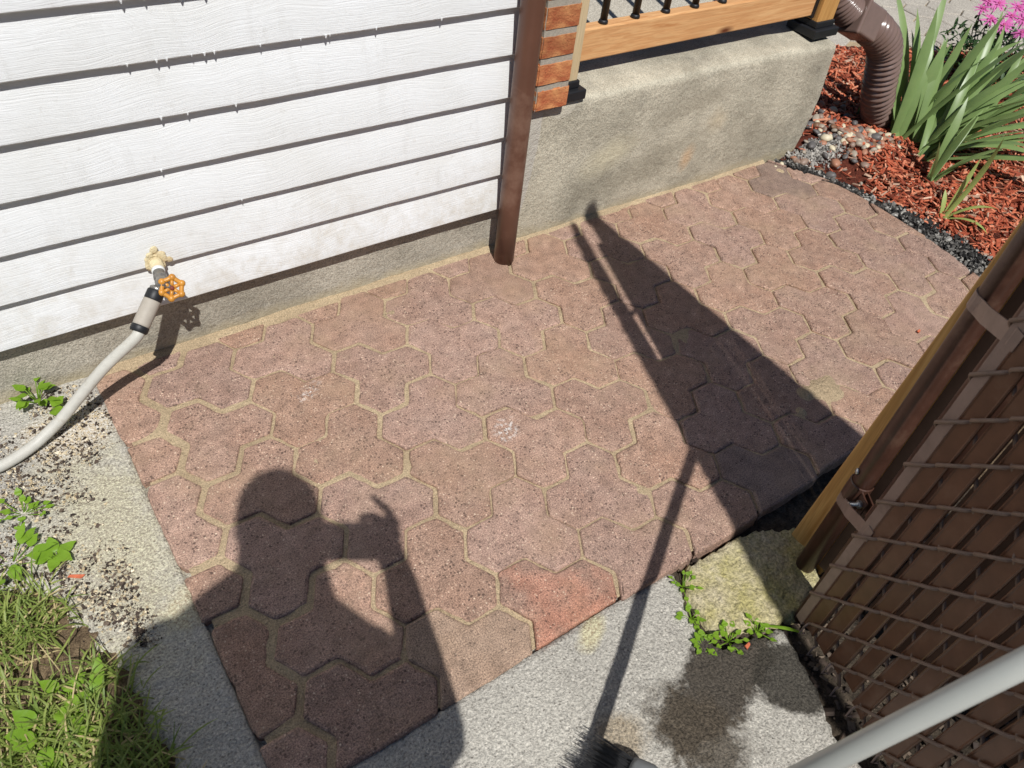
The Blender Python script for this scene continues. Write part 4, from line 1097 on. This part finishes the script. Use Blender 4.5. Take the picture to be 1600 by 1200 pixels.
# ------------------------------------------------------------------ fence and gate
PB = Vector((1.065, 0.279, 0)); FTOP = 1.76
post = thing('fence_post', 'brown round steel fence post with a tan board strapped behind it', 'fence post', PB)
b = MB(); b.tube([PB + Vector((0, 0, z)) for z in (-0.09, 0.4, 0.9, 1.4, FTOP)], 0.0185, 24); b.obj('pole', M_FENCEMETAL, post, True)
b = MB(); b.lathe([(0.0215, -0.035), (0.0270, -0.030), (0.0285, 0.005), (0.0270, 0.022), (0.020, 0.036), (0.010, 0.043), (0.002, 0.045)], Matrix.Translation(PB + Vector((0, 0, FTOP))), 20); b.obj('cap', M_FENCEMETAL, post, True)
b = MB(); b.box((1.098, 0.252, -0.06), (1.134, 0.344, 1.55), Matrix(((1, 0, 0, 0), (0, 1, -0.042, 0), (0, 0, 1, 0), (0, 0, 0, 1)))); b.obj('board', M_BOARD, post, bevel=0.003)
def clamp(z, name='clamp'):
    b = MB(); b.lathe([(0.0196, -0.022), (0.0212, -0.020), (0.0212, 0.020), (0.0196, 0.022)], Matrix.Translation(PB + Vector((0, 0, z))), 20, False)
    dirv = Vector((-0.55, -0.84, 0)).normalized(); sd = Vector((-dirv.y, dirv.x, 0))
    for s in (-1, 1):
        m = frame(PB + Vector((0, 0, z)) + sd * 0.005 * s, dirv, (0, 0, 1))
        b.box((-0.016, -0.0013, 0.016), (0.016, 0.0013, 0.046), m)
    o = b.obj(name, M_FENCEMETAL, post)
    c = PB + Vector((0, 0, z)) + dirv * 0.034
    h = MB(); h.lathe([(0.0078, 0.0), (0.0078, 0.0035), (0.0055, 0.0058)], frame(c + sd * 0.0065, sd), 14); h.obj('bolt_head', M_ZINC, o, True)
    h = MB(); h.lathe([(0.0075, 0.0), (0.0075, 0.006)], frame(c - sd * 0.0065, -sd), 6); h.lathe([(0.0040, 0.006), (0.0040, 0.022)], frame(c - sd * 0.0065, -sd), 12); h.obj('nut', M_ZINC, o)
    h = MB(); hp = PB + Vector((-0.0135, 0.0125, z + 0.045)); h.lathe([(0.0062, 0.0), (0.0055, 0.003), (0.002, 0.004)], frame(hp, (-0.7, 0.7, 0)), 12); h.obj('rivet', M_ZINC, o, True)
    return o
clamp(0.235); clamp(1.30)
GT = Vector((0.945, 0.200, 0)); GU = Vector((-0.335, -1, 0)).normalized(); GN = Vector((-1, 0.335, 0)).normalized()
gate = thing('chain_link_gate', 'open chain-link gate leaf woven with dark brown vertical privacy slats', 'gate', GT)
def gp(s, z, n=0.0): return GT + GU * s + Vector((0, 0, z)) + GN * n
PITCH, DZ = 0.0385, 0.0460
NSL = 30
gm = Matrix((GU, GN, Vector((0, 0, 1)))).transposed().to_4x4(); gm.translation = GT
b = MB(); b.box((-0.010, -0.003, 0.004), (0.009, 0.003, 1.775), gm); b.obj('tension_bar', M_BAR, gate, bevel=0.001)
slat_me = None; rg = random.Random(4)
for k in range(NSL):
    s = 0.0235 + k * PITCH; w = PITCH / 2 - 0.0040
    if slat_me is None:
        sb = MB()
        prof2 = [(-w, -0.0020), (-w, 0.0016), (-w + 0.0018, 0.0028), (-w + 0.0040, 0.0016), (w - 0.0040, 0.0016), (w - 0.0018, 0.0028), (w, 0.0016), (w, -0.0020)]
        for z in (0.02, 1.74):
            sb.V += [GU * a + GN * n_ + Vector((0, 0, z)) for a, n_ in prof2]
        sb.F = [(i, (i + 1) % 8, 8 + (i + 1) % 8, 8 + i)[::-1] for i in range(8)] + [tuple(range(8)), tuple(range(8, 16))[::-1]]
        me = bpy.data.meshes.new('slat'); me.from_pydata([tuple(v) for v in sb.V], [], sb.F); me.materials.append(M_SLAT); slat_me = me
    o = link('slat', slat_me, None, gate)
    o.location = GU * s + Vector((0, 0, rg.uniform(-0.012, 0.02))) + GN * rg.gauss(0, 0.0006); o.rotation_euler = (rg.gauss(0, 0.0008), rg.gauss(0, 0.0008), rg.gauss(0, 0.04))
for k in range(NSL + 1):
    s0, s1 = -0.015 + (k - 0) * PITCH - 0.0, -0.015 + (k + 1) * PITCH
    ph = (-0.012 + k * DZ) % (2 * DZ) - 2 * DZ
    P = []; z = ph
    while z < 1.78:
        for s, zz, n_ in ((s0, z, 0.0), (s0 * 0.93 + s1 * 0.07, z + DZ * 0.13, 0.0056), (s0 * 0.10 + s1 * 0.90, z + DZ * 0.90, 0.0050), (s1, z + DZ, 0.0), (s1 * 0.72 + s0 * 0.28, z + DZ * 1.28, -0.005), (s1 * 0.28 + s0 * 0.72, z + DZ * 1.72, -0.005)):
            if zz > 0.0: P.append(gp(s, zz, n_))
        z += 2 * DZ
    b = MB(); b.tube(P, 0.0030, 7); b.obj('wire', M_WIRE, gate, True)
    if k in (0, 1, 2, 3, 4, 5, 6):      # loose hooked ends at the bottom
        b = MB(); q = P[0]; b.tube([q, q + Vector((0.004, 0, -0.012)) + GN * 0.006, q + Vector((0, -0.004, -0.026)) + GN * 0.012, q + Vector((0.004, -0.010, -0.018)) + GN * 0.012], 0.0019, 6); b.obj('wire_end', M_BAR, gate, True)
b = MB(); b.tube([gp(-0.012, -0.02, -0.02), gp(-0.012, 1.76, -0.02)], 0.0145, 16); b.tube([gp(-0.012, 1.76, -0.02), gp(NSL * PITCH + 0.03, 1.76, -0.02)], 0.016, 16)
b.tube([gp(NSL * PITCH + 0.03, 0.02, -0.02), gp(NSL * PITCH + 0.03, 1.77, -0.02)], 0.016, 16); b.obj('frame_tube', M_FENCEMETAL, gate, True)
b = MB(); b.tube([(0.985, 0.187, -0.03), (1.012, 0.179, 1.72)], 0.0170, 18); b.obj('shadow_tube', M_FENCEMETAL, gate, True)  # added out of sight behind the leaf, tilted to shape the gate shadow's slit
b = MB(); b.add([(0.955, 0.197, -0.02), (1.0165, 0.1775, -0.02), (1.0165, 0.1775, 1.03), (0.955, 0.197, 1.03)], [(0, 1, 2, 3)]); o = b.obj('shadow_sheet', M_FENCEMETAL, gate); o.modifiers.new('t', 'SOLIDIFY').thickness = 0.002  # unseen sheet added to block sun and close the slit's lower part
b = MB(); b.tube([gp(-0.012, 1.74, -0.02), gp(-0.055, 1.765, -0.02), gp(-0.06, 1.80, -0.02)], [0.017, 0.014, 0.010], 12); b.obj('latch_fork', M_FENCEMETAL, gate, True)
# straps from the post to the tension bar
for z0, z1 in ((0.205, 0.300), (0.662, 0.715), (1.19, 1.20)):
    A = PB + Vector((-0.0195, 0.004, z0)); B_ = gp(0.0, z1, 0.0045)
    b = MB(); h = 0.0135; pts = []
    for k in range(7):
        a = D(40 + k * 22); pts.append(PB + Vector((0.0208 * math.cos(a), 0.0208 * math.sin(a), z0)))
    pts.append(A.lerp(B_, 0.35) + GN * 0.004); pts.append(A.lerp(B_, 0.7) + GN * 0.002); pts.append(B_); pts.append(gp(0.012, z1 - 0.002, 0.0042))
    V = []; F = []
    for p in pts: V += [p - Vector((0, 0, h)), p + Vector((0, 0, h))]
    F = [(2 * i, 2 * i + 2, 2 * i + 3, 2 * i + 1) for i in range(len(pts) - 1)]
    o = obj('strap', V, F, M_BAR, gate); o.modifiers.new('t', 'SOLIDIFY').thickness = 0.0022

# fence run behind the gate leaf
fence = thing('chain_link_fence', 'brown slatted chain-link fence running back from the post behind the gate leaf', 'fence', (1.085, -0.4, 0))
b = MB(); b.tube([(1.074, 0.28, 1.745), (1.070, -0.8, 1.745), (1.066, -2.0, 1.745)], 0.017, 14); b.obj('top_rail', M_FENCEMETAL, fence, True)
fs = None
for k in range(54):
    if fs is None:
        sb = MB(); sb.box((-0.0015, -0.0178, 0.0), (0.0015, 0.0178, 1.74)); me = bpy.data.meshes.new('slat'); me.from_pydata([tuple(v) for v in sb.V], [], sb.F); me.materials.append(M_SLATSHADE); fs = me
    o = link('slat', fs, None, fence); o.location = Vector((1.073 + rg.gauss(0, 0.001), 0.243 - k * 0.0385, rg.uniform(-0.03, 0.012))) - OFF[fence.name]; o.rotation_euler = (rg.gauss(0, 0.001), 0, rg.gauss(0, 0.05))
for y in (-0.95, -2.0):
    b = MB(); b.tube([(1.10, y, -0.09), (1.10, y, 1.78)], 0.022, 16); b.obj('pole', M_FENCEMETAL, fence, True)

# ------------------------------------------------------------------ push broom leaning on the gate
BO = Vector((0.2748, 0.1030, 0)); BD = Vector((0.4254, -0.1888, 0.8851))
broom = thing('push_broom', 'push broom with black bristles and a pale grey handle leaning on the gate', 'broom', (0.33, 0.09, 0))
hd = BO + BD * 0.115
b = MB(); b.tube([hd - BD * 0.01, hd + BD * 0.6, hd + BD * 1.24], 0.0122, 24); b.obj('handle', M_BROOMPOLE, broom, True)
b = MB(); b.ball(hd + BD * 1.24, 0.0125, 12, 8); b.obj('handle_tip', M_GREYCAP, broom, True)
BA = Vector((0.905, 0.425, 0)).normalized(); BB = Vector((-0.50, 0.68, -0.40)).normalized(); BB = (BB - BA * BB.dot(BA)).normalized(); BCn = BA.cross(BB)
bc = hd + Vector((0.0, -0.012, -0.050))
bmx = Matrix((BA, BB, BCn)).transposed().to_4x4(); bmx.translation = bc
b = MB()
prof3 = [(-0.028, 0.022), (-0.034, 0.010), (-0.034, -0.010), (-0.028, -0.022), (0.006, -0.026), (0.014, -0.024), (0.014, 0.024), (0.006, 0.026)]
st = [(-0.205, 0.55), (-0.200, 0.85), (-0.190, 1.0), (0.0, 1.0), (0.190, 1.0), (0.200, 0.85), (0.205, 0.55)]
V = [bmx @ Vector((s, p * q if p < 0 else p, r * q)) for s, q in st for p, r in prof3]
F = [(i * 8 + k, i * 8 + (k + 1) % 8, (i + 1) * 8 + (k + 1) % 8, (i + 1) * 8 + k) for i in range(len(st) - 1) for k in range(8)] + [tuple(range(8))[::-1], tuple(range(48, 56))]
obj('block', V, F, M_GREYCAP, broom, True)
b = MB(); b.tube([hd - BD * 0.05, hd + BD * 0.03], [0.020, 0.0155], 16); b.obj('socket', M_GREYCAP, broom, True)
rb = random.Random(6); V = []; F = []
for k in range(3600):
    s = rb.uniform(-0.198, 0.198); q = rb.uniform(-0.021, 0.021)
    a = bmx @ Vector((s, 0.010, q))
    dirb = (BB + BA * (0.9 * s + rb.gauss(0, 0.05)) * 0.7 + BCn * (q * 7 + rb.gauss(0, 0.06))).normalized(); L_ = rb.uniform(0.058, 0.086)
    e = a + dirb * L_; mid = a + dirb * L_ * 0.55
    fl_ = slab_z(e.x, e.y) + rb.uniform(0.001, 0.012)
    if e.z < fl_: e.z = fl_
    side = dirb.orthogonal().normalized() * 0.0006; s2 = dirb.cross(side)
    k0 = len(V)
    for p, r in ((a, 1.0), (mid, 1.0), (e, 0.7)): V += [p + side * r, p - side * 0.5 * r + s2 * r * 0.8, p - side * 0.5 * r - s2 * r * 0.8]
    F += [tuple(k0 + i for i in f) for f in ((0, 1, 4, 3), (1, 2, 5, 4), (2, 0, 3, 5), (3, 4, 7, 6), (4, 5, 8, 7), (5, 3, 6, 8), (6, 7, 8))]
obj('bristles', V, F, M_BRISTLE, broom)['kind'] = 'stuff'

# ------------------------------------------------------------------ the person taking the picture (behind the lens; only the shadow falls in view)
M_SKIN = m_plain('skin', srgb(196, 150, 124), 0.55, 0.06, 40, 0.05)
M_SHIRT = m_plain('grey_cotton', srgb(112, 116, 124), 0.9, 0.08, 300, 0.3)
M_TROUSER = m_plain('dark_denim', srgb(52, 60, 78), 0.9, 0.12, 300, 0.3)
M_HAIR = m_plain('dark_hair', srgb(44, 34, 28), 0.6, 0.3, 200, 0.5)
M_SHOE = m_plain('shoe_leather', srgb(60, 56, 54), 0.6, 0.1, 60, 0.1)
def limb(mb, pts, rad):
    mb.tube(spline(pts, 6), [rad[min(int(i / 6), len(rad) - 2)] * (1 - (i / 6 - min(int(i / 6), len(rad) - 2))) + rad[min(int(i / 6), len(rad) - 2) + 1] * (i / 6 - min(int(i / 6), len(rad) - 2)) for i in range(6 * (len(pts) - 1) + 1)], 16)
    mb.ball(pts[0], rad[0]); mb.ball(pts[-1], rad[-1])
def skin_over(o, vox=0.007):
    m = o.modifiers.new('skin', 'REMESH'); m.mode = 'VOXEL'; m.voxel_size = vox; m.use_smooth_shade = True
    s = o.modifiers.new('relax', 'SMOOTH'); s.factor = 0.5; s.iterations = 3
W = Vector
HC = W((-0.111, -0.175, 1.615)); HUP = W((0.06, 0.34, 0.94)).normalized(); HF = W((0.32, 0.80, -0.42)); HF = (HF - HUP * HF.dot(HUP)).normalized()
hm = frame(HC, HUP, HF)                      # local x = face, z = crown
NB_ = W((-0.158, -0.265, 1.435)); LS = W((-0.318, -0.155, 1.320)); RS = W((-0.036, -0.300, 1.265)); PV = W((-0.150, -0.400, 0.96))
RE = W((0.068, -0.285, 1.005)); RW = W((0.117, -0.105, 1.195)); LE = W((-0.360, -0.130, 1.070)); LW = W((-0.400, -0.055, 0.885))
LK = W((-0.250, -0.385, 0.50)); RK = W((-0.045, -0.405, 0.50)); LA = W((-0.270, -0.450, 0.075)); RA = W((-0.020, -0.470, 0.080)); LH = W((-0.240, -0.395, 0.90)); RH = W((-0.060, -0.410, 0.90))
person = thing('person', 'person in a grey shirt holding up a phone, throwing the head-and-arms shadow on the pavers', 'person', (-0.145, -0.45, 0))
b = MB()
b.ball(HC, (0.094, 0.074, 0.112), 20, 14, hm.to_3x3()); b.ball(hm @ W((0.028, 0, -0.055)), (0.060, 0.054, 0.066), 16, 10, hm.to_3x3())
b.tube([hm @ W((0.092, 0, 0.020)), hm @ W((0.112, 0, -0.018)), hm @ W((0.090, 0, -0.028))], [0.008, 0.013, 0.010], 8)
for s in (-1, 1): b.ball(hm @ W((-0.004, 0.076 * s, -0.008)), (0.018, 0.008, 0.031), 10, 8, hm.to_3x3())
b.tube([hm @ W((0.086, -0.022, -0.062)), hm @ W((0.092, 0, -0.062)), hm @ W((0.086, 0.022, -0.062))], 0.008, 8)
limb(b, [NB_, NB_.lerp(HC, 0.5), HC + (NB_ - HC) * 0.15], [0.090, 0.082, 0.072])
limb(b, [HC + W((-0.02, -0.06, -0.08)), NB_.lerp(LS, 0.45) + W((0, 0.02, 0.055)), LS], [0.062, 0.062, 0.055]); limb(b, [HC + W((0.0, -0.07, -0.09)), NB_.lerp(RS, 0.5) + W((0, 0, 0.02)), RS], [0.055, 0.050, 0.046])
limb(b, [NB_, W((-0.178, -0.315, 1.25)), W((-0.165, -0.365, 1.08)), PV], [0.105, 0.138, 0.128, 0.135])
limb(b, [LS, NB_ + W((0, 0, -0.01)), RS], [0.062, 0.092, 0.062])
limb(b, [LS, LS.lerp(LE, 0.5), LE, LE.lerp(LW, 0.5), LW], [0.058, 0.048, 0.041, 0.038, 0.027])
limb(b, [RS, RS.lerp(RE, 0.5), RE, RE.lerp(RW, 0.5), RW], [0.058, 0.048, 0.041, 0.038, 0.027])
for h, k, a in ((LH, LK, LA), (RH, RK, RA)): limb(b, [h, h.lerp(k, 0.5), k, k.lerp(a, 0.4), a], [0.098, 0.080, 0.056, 0.055, 0.036])
# right hand closed on the phone's end: palm behind, four fingers over the back, thumb below
def cm(x, y, z): return EYE + CAMROT @ W((x + 0.010, y, z))
PALM = cm(0.142, -0.030, 0.030)
limb(b, [RW, RW.lerp(PALM, 0.55), PALM], [0.026, 0.028, 0.026]); b.ball(PALM, (0.030, 0.030, 0.034), 10, 8)
for k, (y, l) in enumerate(((0.012, 1.12), (-0.010, 1.15), (-0.032, 1.05), (-0.052, 0.85))):
    limb(b, [PALM + (cm(0, y + 0.02, 0) - EYE) * 0.6, cm(0.157, y, 0.012), cm(0.150, y + 0.003, -0.010), cm(0.150 - 0.030 * l, y + 0.006, -0.013)], [0.0105, 0.0095, 0.0088, 0.0075])
limb(b, [PALM, cm(0.130, 0.020, 0.024), cm(0.112, 0.030, 0.020), cm(0.094, 0.026, 0.018)], [0.013, 0.011, 0.0100, 0.0085])
limb(b, [PALM, cm(0.150, 0.030, 0.012), cm(0.126, 0.052, -0.002), cm(0.112, 0.066, -0.004)], [0.0105, 0.0098, 0.0085, 0.0072])
# left hand relaxed
dl = (LW - LE).normalized(); sdl = dl.cross(W((0, 0, 1))).normalized(); fdl = sdl.cross(dl)
limb(b, [LW, LW + dl * 0.045, LW + dl * 0.085], [0.026, 0.031, 0.028])
for k in range(4):
    o_ = LW + dl * 0.085 + sdl * (0.019 * (k - 1.5)); ln = (0.062, 0.072, 0.068, 0.052)[k]
    limb(b, [o_, o_ + dl * ln * 0.5 + fdl * 0.006, o_ + dl * ln * 0.85 + fdl * 0.024, o_ + dl * ln * 0.9 + fdl * 0.042], [0.0095, 0.009, 0.008, 0.007])
limb(b, [LW + dl * 0.03 + sdl * 0.02, LW + dl * 0.06 + sdl * 0.046 + fdl * 0.01, LW + dl * 0.095 + sdl * 0.050 + fdl * 0.022], [0.012, 0.0105, 0.0085])
body = b.obj('body', M_SKIN, person, True); skin_over(body, 0.0055)
b = MB()
limb(b, [RS, W((-0.050, -0.345, 1.10)), RH], [0.080, 0.100, 0.105]); limb(b, [LS, W((-0.275, -0.290, 1.10)), LH], [0.080, 0.100, 0.105])
limb(b, [NB_ + W((0, 0, -0.04)), W((-0.178, -0.300, 1.25)), W((-0.170, -0.340, 1.08)), PV + W((0, 0, -0.06))], [0.108, 0.165, 0.160, 0.155])
limb(b, [LS, NB_ + W((0, 0, -0.02)), RS], [0.070, 0.090, 0.070])
limb(b, [LS, LS.lerp(LE, 0.5), LS.lerp(LE, 0.85)], [0.070, 0.062, 0.060]); limb(b, [RS, RS.lerp(RE, 0.5), RS.lerp(RE, 0.85)], [0.070, 0.062, 0.060])
o = b.obj('shirt', M_SHIRT, person, True); skin_over(o, 0.009)
b = MB(); limb(b, [PV, PV + W((0, 0, -0.08))], [0.140, 0.142])
for h, k, a in ((LH, LK, LA), (RH, RK, RA)): limb(b, [h, h.lerp(k, 0.5), k, k.lerp(a, 0.5), a], [0.112, 0.095, 0.074, 0.070, 0.062])
o = b.obj('trousers', M_TROUSER, person, True); skin_over(o, 0.010)
for a, zf in ((LA, -0.012), (RA, -0.004)):
    b = MB(); limb(b, [a + W((0, -0.045, -0.035)), a + W((0, 0.05, -0.038)), a + W((0, 0.15, -0.045))], [0.042, 0.046, 0.038]); b.box((a.x - 0.045, a.y - 0.085, zf), (a.x + 0.045, a.y + 0.19, zf + 0.03))
    o = b.obj('shoe', M_SHOE, person, True); skin_over(o, 0.008)
b = MB(); b.ball(hm @ W((-0.012, 0, 0.022)), (0.096, 0.082, 0.104), 20, 14, hm.to_3x3())
o = b.obj('hair', M_HAIR, person, True)
tx = bpy.data.textures.new('hair_lumps', 'CLOUDS'); tx.noise_scale = 0.02
d_ = o.modifiers.new('s', 'SUBSURF'); d_.levels = 1; d_.render_levels = 1
d_ = o.modifiers.new('d', 'DISPLACE'); d_.texture = tx; d_.strength = 0.008
for s in (-1, 1):
    b = MB(); b.ball(hm @ W((0.083, 0.031 * s, 0.006)), 0.0125, 12, 8); o = b.obj('eye', m_plain('eye_white', srgb(230, 226, 220), 0.2, 0.02), person, True)

phone = thing('phone', 'dark phone held sideways in the raised right hand of the person', 'phone', EYE + CAMROT @ W((0.06, -0.02, 0.008)))
pm = Matrix.Translation(EYE) @ CAMROT.to_4x4()
b = MB(); b.box((-0.006, -0.056, 0.0045), (0.146, 0.0175, 0.0120), pm); b.obj('case', M_BLACKPLASTIC, phone, bevel=0.003)
b = MB(); b.box((-0.003, -0.053, 0.0121), (0.143, 0.0145, 0.0126), pm); b.obj('screen', M_BLACK, phone)
